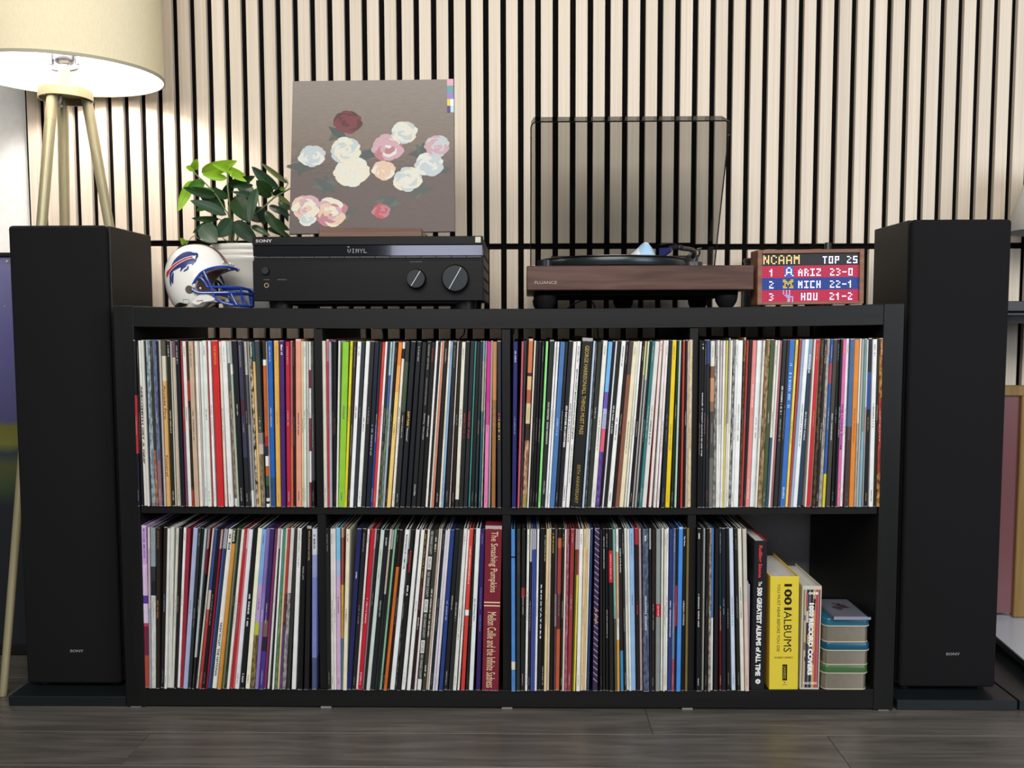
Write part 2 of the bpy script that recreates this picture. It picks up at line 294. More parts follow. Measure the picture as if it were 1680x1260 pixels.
# ------------------------------------------------------------------ records
def C(s):                                   # '#a:.2,#b' -> [(from, to, colour)]
    out = []; a = 0.
    for part in s.split(','):
        h, _, e = part.partition(':'); e = float(e) if e else 1.; out.append((a, e, h)); a = e
    return out
CELLS = {
'U1': (('A', 215, 222), [
(45,52,34,'1d1b1e:.33,a8323a:.68,1c1c2a'),(80,97,34,'1d1d20'),(105,140,62,'e6e4dc'),(180,215,32,'d8d6c8'),(212,250,24,'22232a'),(245,278,66,'5f6f80/9fb0b4'),
(320,346,44,'3b3a2c:.66,8c3f32/b08a60'),(366,405,60,'4a5478/6c7690:.72,8a6a78'),(440,467,36,'26262c'),(480,508,30,'8a7a68'),(522,545,60,'5a564c:.09,d5cfb8:.24,d8a868'),
(600,625,62,'28271f'),(672,690,18,'8e9a86'),(692,715,62,'7a5a68:.1,c8bba6'),(762,795,64,'1b1d26'),(838,865,42,'a33c46:.55,7c4a63'),(885,920,56,'e2dfd8'),
(948,985,34,'3a2f1a:.24,a8302c:.36,2c2418:.9,a03028'),(990,1030,74,'c4aa90'),(1090,1115,46,'e6e3dc'),(1138,1166,22,'a08a72'),(1165,1190,52,'dfe8ea'),(1230,1257,60,'dfe4d8'),
(1291,1320,22,'a8323a'),(1325,1354,42,'ecebe8'),(1395,1432,98,'cc2c2e'),(1510,1545,42,'dcd6c8'),(1555,1612,78,'e8e7e4')],
('B', 365, 372), [
(68,142,44,'c0cec9:.13,5a5f60:.3,6a5442/a89078:.95,e5e5e0'),(118,186,32,'2c5438:.14,e8ece4:.2,4f8a5c'),(165,224,74,'1f1f24'),(262,330,68,'3a3b52:.35,4a2c3c:.45,3a3b52:.7,26272d'),
(335,400,34,'2a2a2b'),(372,438,36,'b4b7b1:.2,5c5658:.5,8a8d92:.9,e0e0e0'),(420,478,30,'1f2021'),(458,516,38,'cfc2a4/2a2420'),(506,556,42,'26505e:.12,dab474'),
(562,600,70,'3d4444:.55,8a8886:.62,c0b4a8:.68,5c5648/8a8068'),(692,692,48,'2c2c22:.11,ece8e0:.145,c0602c:.57,a83030:.63,282c44:.69,e8e4e0:.75,c0602c:.81,35623c:.87,282a3c:.945,f0ecea:.965,26242c:.98,f0ecea'),
(744,740,16,'a8895c'),(776,766,72,'2560b4:.82,2c5080'),(878,850,80,'e0ac50'),(985,945,70,'47286e'),(1082,1036,66,'b42840'),(1165,1106,38,'b4605c:.5,cc6c48'),
(1210,1150,34,'2a1c1a'),(1255,1194,90,'e29a82',dict(dz=3)),(1350,1292,42,'ddcda8'),(1396,1338,42,'dce0d4'),(1445,1390,34,'c2c8bc'),
(1480,1418,42,'e2dcd4:.17,742c38:.28,e2dcd4:.46,742c38:.66,e2dcd4:.85,742c38'),(1518,1468,40,'4c4a50:.84,1a1a1c')]),
'U2': (('A', 525, 525), [
(42,75,54,'d5cec0'),(103,128,42,'c4707c:.13,bc3844',dict(dz=3)),(150,168,42,'a5aab6'),(200,213,34,'141416'),(240,246,36,'1e1e20'),(320,280,30,'e4e8e0'),
(390,314,108,'8cc63a'),(525,418,42,'e0d034'),(585,468,46,'3a3338'),(648,504,72,'eeefed'),(725,575,52,'32363c'),(790,635,70,'e9ecea'),(870,702,74,'2b2a2c'),
(955,795,66,'1e2433'),(1030,864,40,'2a2730:.5,2c3f80'),(1078,905,50,'cc3a38'),(1130,955,34,'ecebe9'),(1166,1002,40,'2a3238:.6,6a6a58/3a3a30'),
(1215,1042,34,'a8c9d0:.2,4a62a0:.4,4c6a58/7a9078'),(1262,1078,34,'a8b0b6'),(1300,1112,42,'1c1c1c'),(1355,1148,68,'e4883a:.14,e8a85c:.3,ecca78'),
(1425,1230,44,'eae9e7:.04,222222:.1,eae9e7'),(1480,1290,68,'2c2e2d:.12,455240:.42,2c2e2d'),(1570,1375,80,'1c1f25')],
('B', 675, 670), [
(98,-46,76,'1c1f24'),(188,50,74,'222425'),(278,136,66,'1e1f20'),(350,216,62,'1c1a18'),(422,288,38,'ecebe8'),(464,338,36,'2a2a28'),(510,372,24,'e6ddcc'),(536,400,36,'cc866c'),
(578,458,58,'1e1f1f'),(645,527,36,'e4e0d2'),(684,567,34,'8caed2'),(722,624,64,'262426'),(796,703,18,'c9bda6:.5,8a4a2c'),(818,737,50,'231f1c'),(874,802,60,'e0dccc:.95,2a2a2a'),
(940,868,68,'242626'),(1022,946,66,'282a2c'),(1096,1032,26,'4a908e'),(1130,1068,54,'1f2222'),(1188,1135,42,'2c3436'),(1236,1206,34,'6f9ab0:.12,a8a39a:.42,2a6068'),
(1276,1246,28,'1a1518/6a6264'),(1306,1298,66,'c63488:.36,c8408c:.5,e07eb0'),(1374,1376,30,'1c1616'),(1404,1428,68,'c48850:.35,9c6a3c'),(1480,1534,62,'2c3038')]),
'U3': (('A', 835, 835), [
(80,50,70,'2a2a66'),(220,145,34,'c4586a'),(264,188,38,'35363a'),(343,228,74,'c8764a:.2,3a2a20:.22,d9b07a:.3,b0604a:.38,cfc49a:.5,3a2a24:.6,7a5444/c9a27c:.92,8a9a50/a86a50',dict(dz=3)),
(438,310,28,'e2d8c2'),(475,350,42,'1e1e20'),(522,396,42,'1c1a1c'),(576,446,38,'202220'),(640,500,38,'8fe08a'),(704,547,76,'2a2b2b',dict(dz=3)),(790,620,34,'f0f0f0'),
(834,660,36,'e8ebee'),(888,700,80,'4a76ae'),(975,790,46,'26262a'),(1034,845,66,'222428'),(1112,913,56,'e8e6e4'),(1178,980,60,'ecebe8'),(1262,1060,182,'1d2120',dict(dz=5,box=1)),
(1456,1258,32,'8db4dc'),(1490,1298,36,'2a3038/505860'),(1538,1342,68,'33352e')],
('B', 985, 980), [
(52,-110,74,'e4e5de'),(143,-38,68,'70b4e8:.3,6a5ab0:.4,b0b8e0:.52,d8607c:.66,4a3278/6a50a0'),(218,38,38,'2a1c24'),(266,78,26,'d8dce0'),(296,110,58,'202324'),(370,170,70,'ecece9'),
(446,252,46,'241c1c'),(504,305,66,'4a4040:.2,885644'),(577,378,72,'e6dcbc'),(650,462,34,'dfe0d0'),(690,508,36,'efefef'),(735,550,36,'221a1e'),(775,595,28,'c2c050:.2,23232c'),
(818,640,32,'b8cc70:.23,26262e'),(855,678,34,'1f2c30'),(893,710,50,'38787a'),(948,768,76,'dad8d2'),(1022,866,14,'7a2a30'),(1030,882,58,'e6d6d2'),(1094,964,42,'e4e0dc'),(1138,1022,38,'ecdfde'),
(1180,1090,64,'20282e'),(1242,1170,74,'e8c820'),(1325,1262,38,'1f3028'),(1360,1325,34,'7cc0a2'),(1396,1380,30,'2a1a1c'),(1420,1424,40,'b8443c'),(1466,1472,36,'1c1814'),
(1502,1510,34,'8a7048/2a2018'),(1535,1550,62,'dcc9a2/c8b088',dict(dz=2))]),
'U4': (('A', 1140, 1140), [
(82,40,36,'1a1a1b'),(120,75,46,'161617'),(166,122,44,'1c2126'),(208,178,48,'30447e:.14,2a2a2c'),(274,234,66,'ddd9ce:.15,7a5848:.22,c09070:.36,8a6a58:.42,4a4a4a:.7,6b6b69'),
(345,304,48,'9c9c90/5a5a54'),(390,356,36,'ebebe8'),(444,390,36,'c8bfc4:.5,e4e4e0'),(488,427,42,'e8e8e3'),(538,464,38,'cfc46c'),(588,502,24,'44483a:.5,ebebe5',dict(dz=4)),
(618,539,42,'e0e0d6'),(674,584,38,'4a4a48/a8a8a4'),(714,627,40,'e2e5e4'),(756,670,78,'ecedec'),(850,752,36,'a8794e/4a3020:.14,3a2820/6a4a38',dict(dz=5)),(903,791,38,'a84038'),
(948,836,44,'24252b'),(1008,877,70,'e08a84'),(1087,951,82,'e2eaeb'),(1178,1031,36,'e6e0d4'),(1226,1074,70,'a88d66/6a5236'),(1310,1154,70,'465838'),(1392,1222,38,'eae6de:.58,3c5674'),
(1432,1261,32,'ecebe6'),(1468,1298,38,'a0646a'),(1517,1350,62,'2b3132'),(1590,1421,44,'332e2c'),(1640,1468,86,'3c70c0')],
('B', 1295, 1290), [
(114,-20,50,'ecd45e'),(172,22,40,'b04a44'),(220,64,46,'9cb2cc'),(272,112,66,'eaeeee'),(350,194,68,'8098b0:.18,2a3d54'),(432,318,30,'ecdacb'),(466,354,58,'c82a3a'),(526,418,20,'a8947a'),
(548,440,50,'2c2318/5a4a38'),(600,492,48,'2f2724'),(645,547,60,'b0aca6/8a8680'),(707,611,46,'3450a0:.14,a04458:.26,3a5c9c:.8,d6c83a'),(768,685,68,'46423c'),(836,776,46,'201e1e'),(886,827,42,'241e22'),
(932,872,64,'d46ca4'),(1000,936,44,'ecebf0'),(1049,990,78,'48688e:.52,4a3a3a'),(1131,1081,80,'dd8636'),(1217,1167,30,'e0ded0:.5,3a3a30/8a8a7c'),(1250,1196,34,'5a6a62'),(1284,1231,62,'74948f:.55,84acbc'),
(1336,1298,26,'ecebf0:.4,9a2440:.62,2a2c2c'),(1367,1339,64,'20222a:.2,2c4c8a:.42,1c1e24',dict(dz=2)),(1437,1417,74,'e8e8e6'),(1520,1506,42,'26261e'),(1562,1557,54,'b08838/7a2c20:.35,7a2c20/a84030:.8,c09048/5a2018',dict(dz=2))]),
'L1': (('A', 228, 230), [
(35,84,84,'c5a0d4:.24,d5bbdc:.43,5a3c98:.48,d8c8e4:.6,c04060:.62,742844:.8,b04a3c',dict(dz=3)),(160,172,32,'c4b0b8:.5,9a9ea2'),(206,206,80,'8a98a0:.24,30343a:.33,20242c:.42,bcc2be/d0d4d0'),
(315,284,62,'2c231e'),(430,354,70,'262524'),(505,430,40,'dedfd8'),(546,474,36,'d6d6ce'),(582,516,22,'dedfd8'),(640,538,46,'d4d4c9'),(700,590,46,'1f1f20:.06,1f1f20'),(765,636,46,'ece6e6'),
(818,682,68,'942c3c'),(948,750,72,'a4b0d0'),(1028,832,48,'2c302e'),(1072,888,62,'1e2426'),(1130,890,66,'b4bdc0:.8,242a2c'),(1208,952,24,'8a2430:.28,1e1e1e'),(1260,957,54,'d0cabf'),
(1320,1020,44,'3c4c86:.38,c8c0b8:.5,b03c38'),(1370,1070,58,'1c1a20'),(1430,1140,28,'942038'),(1472,1165,32,'44649c'),(1505,1196,32,'26405e'),(1550,1239,80,'e8e7df'),(1632,1338,62,'22281c:.09,cc9042')],
('B', 370, 370), [
(202,-62,44,'6c785a'),(240,-15,36,'23302e'),(285,22,50,'e4ded4'),(330,78,50,'b0282e'),(378,128,32,'cc6a6e'),(410,165,68,'dee0e6'),(478,245,76,'1b1c1d'),(562,344,72,'eaead2'),
(636,425,74,'80a6da:.34,b49ac8:.58,b4bc40:.66,5a4032/8a8040'),(712,506,62,'8070ac:.4,8c7cbe'),(775,585,74,'3a2a60:.57,7a5a58:.67,2c2434:.76,4a3888'),(858,655,44,'7a3458'),
(903,716,38,'d8d6d2'),(938,780,30,'222224'),(970,810,28,'e8ecec'),(1002,848,38,'3c8a78:.4,3f6a40/6a8a50'),(1044,894,34,'dcbd98'),(1080,935,40,'a83c3a:.4,5c2430:.6,5a3c74'),
(1128,974,62,'ccccc8:.4,6a6468/a8a4a4'),(1190,1055,58,'32322f'),(1240,1135,84,'e4e6e4'),(1322,1246,82,'141415'),(1408,1360,78,'1c1a1a',dict(dz=4)),(1495,1490,80,'c8ccd8:.16,8c96c4:.3,7680bc:.8,4a5478')]),
'L2': (('A', 525, 525), [
(95,132,62,'1f1f20'),(180,196,50,'d2d1cc'),(230,248,38,'e2d8d8'),(278,290,68,'78bce0:.2,a4b4d4:.3,cca8cc'),(365,360,42,'b08a74:.06,944838:.35,cca43c:.68,5a7a80'),(458,401,64,'e4dec6'),
(645,465,74,'24285a'),(735,548,68,'232322'),(820,618,36,'ecdede'),(884,655,68,'be2030'),(952,725,30,'8a868c'),(993,755,42,'1f2122'),(1055,800,64,'cad4ce'),(1125,870,74,'1c2226'),
(1212,948,34,'b8aa9c:.4,2a2c2a'),(1252,985,32,'20261f'),(1290,1022,36,'86b498'),(1335,1065,36,'241c16'),(1380,1100,52,'2a1c16:.23,c8682a'),(1430,1155,42,'1c1a1c'),(1470,1204,78,'e6eaea'),
(1548,1296,24,'6a6c6a/2a2c2a'),(1568,1330,62,'1b1e1d')],
('B', 675, 670), [
(80,-122,64,'e8e8e5'),(172,-28,62,'e8e8e5'),(235,45,50,'2a1c1a'),(288,102,36,'e6dada'),(328,148,76,'35393a'),(412,238,60,'3c3a30'),(474,300,30,'c5b4a6'),(508,335,28,'e2d8d2'),
(548,368,42,'1f2630'),(594,418,36,'d2d2dc'),(630,460,44,'d6ced8'),(679,527,66,'284080'),(757,602,74,'1e1f20'),(832,690,66,'2b2b2b'),(904,765,60,'deded8'),(968,842,38,'e8e5e2'),
(1000,899,72,'d0443a:.5,ecebe8:.535,c83e36'),(1075,985,44,'1f1f1e'),(1115,1039,76,'dfe5e5'),(1190,1164,74,'32205c'),(1270,1264,292,'762432',dict(dz=4,box=1))]),
'L3': (('A', 835, 835), [
(38,43,66,'4c84c8:.165,1a2a4a:.175,4c84c8:.815,d8d4bc:.865,4c84c8'),(133,125,64,'2f3230'),(220,200,64,'222220:.36,8a3430:.42,222220'),(315,275,40,'e6e6e0'),(368,325,36,'b8bab0:.2,23232c'),(405,370,32,'4a4c8c'),
(440,402,32,'3454a0'),(487,440,36,'e8e2e4'),(545,490,64,'17181a'),(610,556,38,'1c1810'),(648,600,44,'dcc896'),(693,650,38,'ccb8a8'),(740,700,54,'1a1a12'),(798,768,36,'5a4a52:.4,8a7a80:.6,5a3a40'),
(848,802,66,'2a1a14:.06,c0603c:.12,a0403a:.4,5a2c2c:.62,b85a3c'),(920,880,38,'24261f'),(963,915,30,'ddd5c9'),(996,950,46,'8c4050/b06878'),(1064,1000,66,'923a3e'),(1148,1074,34,'6a2a2a:.12,48481c'),
(1180,1106,34,'a03c3c:.28,d8cc40'),(1216,1155,64,'e9e8e4'),(1291,1225,48,'d2bf92'),(1340,1272,32,'d6b686'),(1374,1302,28,'e6dfcc'),(1408,1340,38,'27406e'),(1478,1440,82,'3a2a4a',dict(stripe=1))],
('B', 980, 980), [
(48,45,36,'242224'),(92,95,44,'1c1c1d'),(140,148,42,'191919'),(190,208,68,'202221:.135,c02c34:.33,202221'),(262,300,42,'80b2a2:.55,50523a'),(316,340,42,'ecebe8:.14,d6a884:.55,dcd8d0:.68,d29a48'),
(360,400,50,'26262e:.75,3c88bc'),(413,465,36,'2c2a24'),(464,505,42,'e4e4dc'),(508,548,36,'dee4dc'),(550,585,76,'8eb0d8'),(640,675,66,'a02c36:.1,241a1c'),(714,740,38,'bcaaaa'),
(770,786,100,'3c4458/5e687e',dict(fy=.004)),(888,892,34,'20242c'),(938,920,64,'2a211e'),(1012,1000,72,'8a9290:.46,b82c3a:.54,868e8c'),(1108,1085,34,'e2e4da'),(1152,1123,36,'d8d8ce'),(1194,1162,38,'e6e6e4'),
(1240,1205,62,'2a3a72'),(1306,1270,42,'56668a:.5,6a7a98:.8,a04a5c'),(1362,1312,36,'22262e:.35,b03040:.6,1f242c'),(1398,1352,72,'468ada',dict(dz=4,fy=.004)),(1475,1437,56,'17181a'),(1538,1505,40,'786634')]),
'L4': (('A', 1140, 1140), [
(38,17,60,'16191c'),(104,74,38,'1e1d1a'),(148,114,36,'a8a6a2'),(198,159,42,'1e1e1c'),(245,221,36,'b8b09a/6a6458'),(290,266,40,'4670b0:.55,d2d4d8'),(348,324,64,'1a1a1c'),(418,420,38,'1f3038:.5,601420'),
(455,460,66,'161c26'),(535,554,48,'1c1a1a'),(590,634,66,'c6d3e4'),(672,724,54,'22241f'),(730,784,62,'dcdace'),(812,857,66,'c5beb0:.45,d8bcb0')],),
}
NAMES = {'U1': 'first cube of the top row', 'U2': 'second cube of the top row', 'U3': 'third cube of the top row', 'U4': 'fourth cube of the top row',
         'L1': 'first cube of the bottom row', 'L2': 'second cube of the bottom row', 'L3': 'third cube of the bottom row', 'L4': 'fourth cube of the bottom row'}
# writing that can be read on a spine: cell, strip, left edge -> (from, to, cap height share, colour, words, weight)
WORDS = {
('U1','A',105): [(.27,.745,.52,'1a1a1a','AEROSMITH GET A GRIP',.03)], ('U1','A',522): [(.265,.47,.55,'4a3420','Arcade Fire',0),(.69,.815,.55,'4a3420','Funeral',0)],
('U1','A',1395): [(.03,.145,.3,'e8963a','THE BEATLES',.01)], ('U1','B',985): [(.025,.085,.4,'ecebf2','Blur: 13',.03)],
('U2','A',1570): [(.42,.51,.42,'d8a83c','DAFT PUNK',.03),(.515,.60,.30,'d8d8d8','"Homework"',.01)],
('U2','B',188): [(.86,.93,.35,'c8c8c8','COLUMBIA',0)], ('U2','B',278): [(.02,.17,.33,'a8a8a8','DISCOVERY  DAFT PUNK',0),(.22,.38,.3,'909090','RANDOM ACCESS MEMORIES',0),(.43,.59,.34,'dadada','David Gray   White Ladder',0)],
('U2','B',350): [(.035,.12,.32,'b83a30','THE DARKNESS',0),(.44,.57,.34,'d8d8d8','PERMISSION TO LAND',.01)], ('U2','B',422): [],
('U2','B',940): [(.43,.58,.36,'c03038','~',.01)], ('U2','B',1022): [(.42,.58,.34,'c83a40','~',.01)],
('U2','B',1480): [(.43,.47,.42,'d04870','~',.01),(.47,.585,.42,'d8b040','~',.02)],
('U3','A',80): [(.05,.125,.38,'c8c8e4','~',.01),(.45,.55,.3,'8a8ac0','~',0)],
('U3','A',704): [(.37,.62,.36,'dcdcd4','FOO FIGHTERS   SONIC HIGHWAYS',.01),(.84,.92,.3,'c4c4c0','COLUMBIA',0)],
('U3','A',888): [(.46,.56,.3,'b8cce4','~',0)],
('U3','A',1034): [(.385,.635,.46,'e4e4e4','GO FARTHER IN LIGHTNESS',.03)],
('U3','A',1112): [(.37,.60,.36,'1c1c1c','~',.02),(.87,.955,.34,'2a2a2a','~',.02)],
('U3','A',1178): [(.03,.125,.42,'2a2a2a','PA-003 LTD',0),(.165,.585,.38,'1c1c1c','BENTON COUNTY MOUNT KNIGHTS HOLLAND LIFE BENDS',.02),(.62,.85,.3,'3a3a3a','PURE AUDIOPHILE RECORDS',0)],
('U3','A',1262): [(.045,.565,.36,'b0924a','GEORGE HARRISON/ALL THINGS MUST PASS',.015),(.745,.975,.30,'a08440','50TH ANNIVERSARY',.01)],
('U3','B',296): [(.385,.55,.40,'d8d8d8','~',.02)], ('U3','B',948): [(.385,.46,.3,'a8a860','~',0),(.47,.62,.34,'222222','~',.03)],
('U3','B',504): [(.48,.57,.26,'b03038','~',.01)], ('U3','B',1030): [(.02,.07,.35,'c83038','~',.02)],
('U4','A',120): [(.02,.05,.5,'ecebe8','~',.03),(.31,.69,.42,'d8d8d8',"INHALER  IT WON'T ALWAYS BE LIKE THIS",.02)],
('U4','A',1008): [(.26,.40,.4,'f4dcd8','GOLDEN HOUR',.01),(.83,.95,.34,'f4dcd8','GOLDEN HOUR',0)],
('U4','A',1517): [(.275,.45,.45,'e2e2dc','~',.03),(.47,.60,.3,'a8a8a0','~',0)],
('U4','A',756): [(.38,.60,.28,'8a8a8a','~',0)], ('U4','A',1087): [(.46,.58,.24,'6a6a6a','~',0)],
('U4','A',1640): [(.14,.41,.52,'a8ccf0','~',.0),(.88,.95,.42,'b8d4f0','~',0)],
('U4','B',350): [(.09,.20,.38,'e4e8ec','KODALINE',.02),(.43,.60,.36,'d8dce0','IN A PERFECT WORLD',.01)], ('U4','B',272): [(.38,.64,.26,'4a5a6a','~',0)],
('U4','B',768): [(.44,.60,.3,'d0d0c8','~',0)],
('U4','B',932): [(.03,.085,.34,'f0a040','~',.02),(.38,.655,.50,'5a2c90','THE LIVING ROOM',.02),(.86,.985,.34,'f0a060','~',.01)],
('U4','B',886): [(.40,.58,.34,'c8c0c0','~',0)], ('U4','B',1131): [(.41,.62,.28,'8a5a28','~',0)],
('L1','A',315): [(.02,.13,.26,'a06a48','~',0),(.45,.56,.36,'c87838','~',.01)],
('L1','A',35): [(.02,.20,.3,'4a50a0','MF DOOM : MM..FOOD',.01)],
('L1','A',1550): [(.03,.12,.5,'2a2a2a','~',0),(.585,.925,.44,'161616','HIGH VIOLET  THE NATIONAL',.02)],
('L1','A',1632): [(.01,.08,.5,'e4e4d4','~',.03)], ('L1','B',478): [(.405,.605,.42,'ecebe8','~',.03),(.90,.965,.36,'e0e0e0','~',.02)],
('L1','B',410): [(.90,.965,.34,'9a9a9a','~',0)],
('L1','B',712): [(.50,.58,.38,'c8bce4','~',.02)], ('L1','B',1322): [(.23,.31,.3,'c0bcb8','PEARL JAM',0)],
('L1','B',1408): [(.03,.21,.36,'c09a70','PEARL JAM/DARK MATTER',.01)], ('L1','B',1495): [(.03,.13,.42,'20242c','~',.03)], ('L1','B',1240): [(.01,.24,.26,'6a6a68','~',0)],
('L2','A',884): [(.42,.58,.3,'f0c8cc','~',0),(.89,.965,.34,'ecc0c4','~',.02)], ('L2','A',1125): [(.05,.10,.34,'d0d0cc','QUEEN',.02),(.44,.54,.3,'c0c4c4','GREATEST HITS',0)],
('L2','A',1055): [(.12,.30,.26,'4a4a4a','QUEEN/A NIGHT AT THE OPERA',0)], ('L2','A',645): [(.26,.305,.3,'dcdce8','~',.03)],
('L2','A',1470): [(.03,.245,.40,'1c1c1c','RADIOHEAD/OK COMPUTER',.01)], ('L2','A',1568): [(.13,.265,.46,'c83a3a','RADIOHEAD',.02),(.345,.41,.42,'ecebe8','KID A',.03)],
('L2','B',328): [(.01,.15,.5,'c4c4bc','REX ORANGE COUNTY',.0),(.26,.415,.5,'c4c4bc','REX ORANGE COUNTY',.0),(.52,.67,.5,'c4c4bc','REX ORANGE COUNTY',0),(.775,.925,.5,'c4c4bc','REX ORANGE COUNTY',0)],
('L2','B',412): [(.04,.14,.42,'e4e0c8','~',.02),(.36,.67,.36,'e4e0d0','~',.01),(.84,.905,.36,'d8d8d0','~',.02)],
('L2','B',235): [(.03,.30,.34,'b8a838','~',.01),(.31,.50,.3,'b04838','~',0),(.545,.62,.34,'dcd8d0','~',.01)],
('L2','B',832): [(.45,.565,.3,'b8b8b4','~',0)], ('L2','B',1000): [(.11,.34,.34,'f0d8d0','~',.02)], ('L2','B',1115): [(.43,.57,.34,'3a3a3a','the Glorious Sons',.01)],
('L2','B',1190): [(.03,.09,.3,'7a68b8','~',0),(.36,.495,.34,'8878c0','Smashing Pumpkins',0),(.53,.63,.3,'8878c0','SIAMESE DREAM',0)], ('L2','B',679): [(.44,.555,.34,'a8b8e0','~',0)],
('L2','B',1270): [(.035,.40,.50,'e6cfa8','The Smashing Pumpkins',.0),(.52,.98,.50,'e6cfa8','Mellon Collie and the Infinite Sadness',.0)],
('L3','A',133): [(.07,.28,.28,'7a4848','THE SMITHS   THE QUEEN IS DEAD',0)], ('L3','A',545): [(.345,.68,.3,'dcdcdc','R E N O V A T O R S',.06)], ('L3','A',740): [(.03,.15,.36,'c8b838','~',.02)],
('L3','A',610): [(.04,.20,.4,'d8d0b8','~',.02),(.85,.965,.36,'ccc8b8','~',.02)], ('L3','A',1148): [(.39,.61,.4,'d0c040','~',.02)],
('L3','A',1478): [(.49,.58,.4,'c0986a','~',.02)],('L3','B',92): [(.05,.25,.32,'d8d8d8','~',.02)],
('L3','B',360): [(.12,.27,.32,'d8dce0','THIRD EYE BLIND',.02)], ('L3','B',640): [(.45,.53,.36,'a83038','~',0)], ('L3','B',770): [(.04,.075,.3,'e4e8ec','RCA',.04),(.41,.615,.34,'c8d0d8','~',.01)],
('L3','B',1240): [(.44,.67,.34,'d0d8ec','~',0)], ('L3','B',1475): [(.05,.11,.4,'dcdcdc','The Verve',.02),(.445,.595,.44,'c0c4c8','URBAN HYMNS',.02)],
('L3','B',190): [(.15,.31,.26,'ecc0c0','~',0)], ('L3','B',1012): [(.47,.535,.34,'f0c0c4','LE POP',.02)],
('L4','A',38): [(.03,.06,.5,'ecebe8','~',.04),(.40,.60,.42,'d8d4c8','~',.02),(.92,.965,.34,'e0e0e0','Parlophone',.02)],
('L4','A',245): [(.03,.50,.40,'3a3830','~',.02)], ('L4','A',455): [(.43,.53,.3,'7a8ca0','~',0)],
('L4','A',590): [(.42,.60,.28,'7a8cb0','~',0),(.90,.96,.3,'7a80c0','~',0)], ('L4','A',730): [(.36,.55,.26,'4a4a44','~',0)],
}
ALL = []; STUFF = bmesh.new(); STUFF_M = []
def collect():
    for cell, spec in CELLS.items():
        up_ = cell[0] == 'U'; items = []
        for i in range(0, len(spec), 2):
            (s, ta, ba), lst = spec[i], spec[i+1]
            for r in lst:
                xt, xb, w, col = r[:4]; o = r[4] if len(r) > 4 else {}
                pt = ta+(xt+w/2)/10.5; pb = ba+(xb+w/2)/10.5; W_ = w/10.5
                A = atY(pt, 560 if up_ else 863, -.001); B = atY(pb, 831 if up_ else 1131, -.001)
                dz = (atY(pb, 831, 0)-B).length; mpp = (atY(pb+1, 900, -.001)-atY(pb, 900, -.001)).length
                words = WORDS.get((cell, s, r[0]))
                items.append(dict(cell=cell, A=A, B=B, w=W_*mpp, col=C(col), o=o, words=words, wpx=w))
        items.sort(key=lambda d: d['B'].x+d['A'].x)
        for d in items: d['w'] *= .985
        for a, b in zip(items, items[1:]):      # neighbours touch but never run into each other
            sp_ = min(b['A'].x-a['A'].x, b['B'].x-a['B'].x); need = (a['w']+b['w'])/2
            if need > sp_: q_ = max(sp_, .0012)/need; a['w'] *= max(q_, .55); b['w'] *= max(q_, .55)
        ALL.extend(items)
collect()
def lum(h):
    c = lin(h.split('/')[0]); return .2*c[0]+.7*c[1]+.1*c[2]
def colname(zones):
    import colorsys
    acc = {}
    for a, b, h in zones: acc[h] = acc.get(h, 0)+(b-a)
    h = max(acc, key=acc.get); multi = len(zones) > 3 and acc[h] < .5
    if multi: return 'multicoloured'
    sp = 'speckled ' if '/' in h else ''
    h = h.split('/')[0]; r, g, b = [int(h[i:i+2], 16)/255 for i in (0, 2, 4)]; H, S, V = colorsys.rgb_to_hsv(r, g, b); H *= 360
    if V < .2: return sp+'black'
    if S < .13: n = 'white' if V > .84 else ('pale grey' if V > .62 else ('grey' if V > .36 else 'charcoal'))
    elif V < .3: n = 'near-black'
    elif S < .22 and V > .75: n = 'cream' if 20 < H < 100 else ('pale pink' if H > 300 or H <= 20 else 'pale blue-grey')
    elif H < 15 or H > 345: n = 'red' if S > .5 and V > .6 else ('maroon' if V < .62 else 'pink')
    elif H < 45: n = 'brown' if V < .66 else ('orange' if S > .5 else 'beige')
    elif H < 72: n = 'olive' if V < .7 else ('yellow' if S > .45 else 'cream')
    elif H < 165: n = 'green'
    elif H < 200: n = 'teal' if V < .75 else 'pale teal'
    elif H < 250: n = 'navy' if V < .47 else ('light blue' if V > .75 else ('slate blue' if S < .45 else 'blue'))
    elif H < 290: n = 'purple' if V < .7 else 'lilac'
    else: n = 'dark pink' if V < .65 else 'pink'
    return sp+n
ORD = 'first second third fourth fifth sixth seventh eighth ninth tenth eleventh twelfth thirteenth fourteenth fifteenth sixteenth seventeenth eighteenth nineteenth twentieth twenty-first twenty-second twenty-third'.split()
cnt = {}; tot = {}
for d in ALL: d['cn'] = colname(d['col']); key = (d['cell'], d['cn']); d['k'] = cnt.get(key, 0); cnt[key] = d['k']+1
keep = sorted(ALL, key=lambda d: -d['wpx'])[:314]; keepid = {id(d) for d in keep}
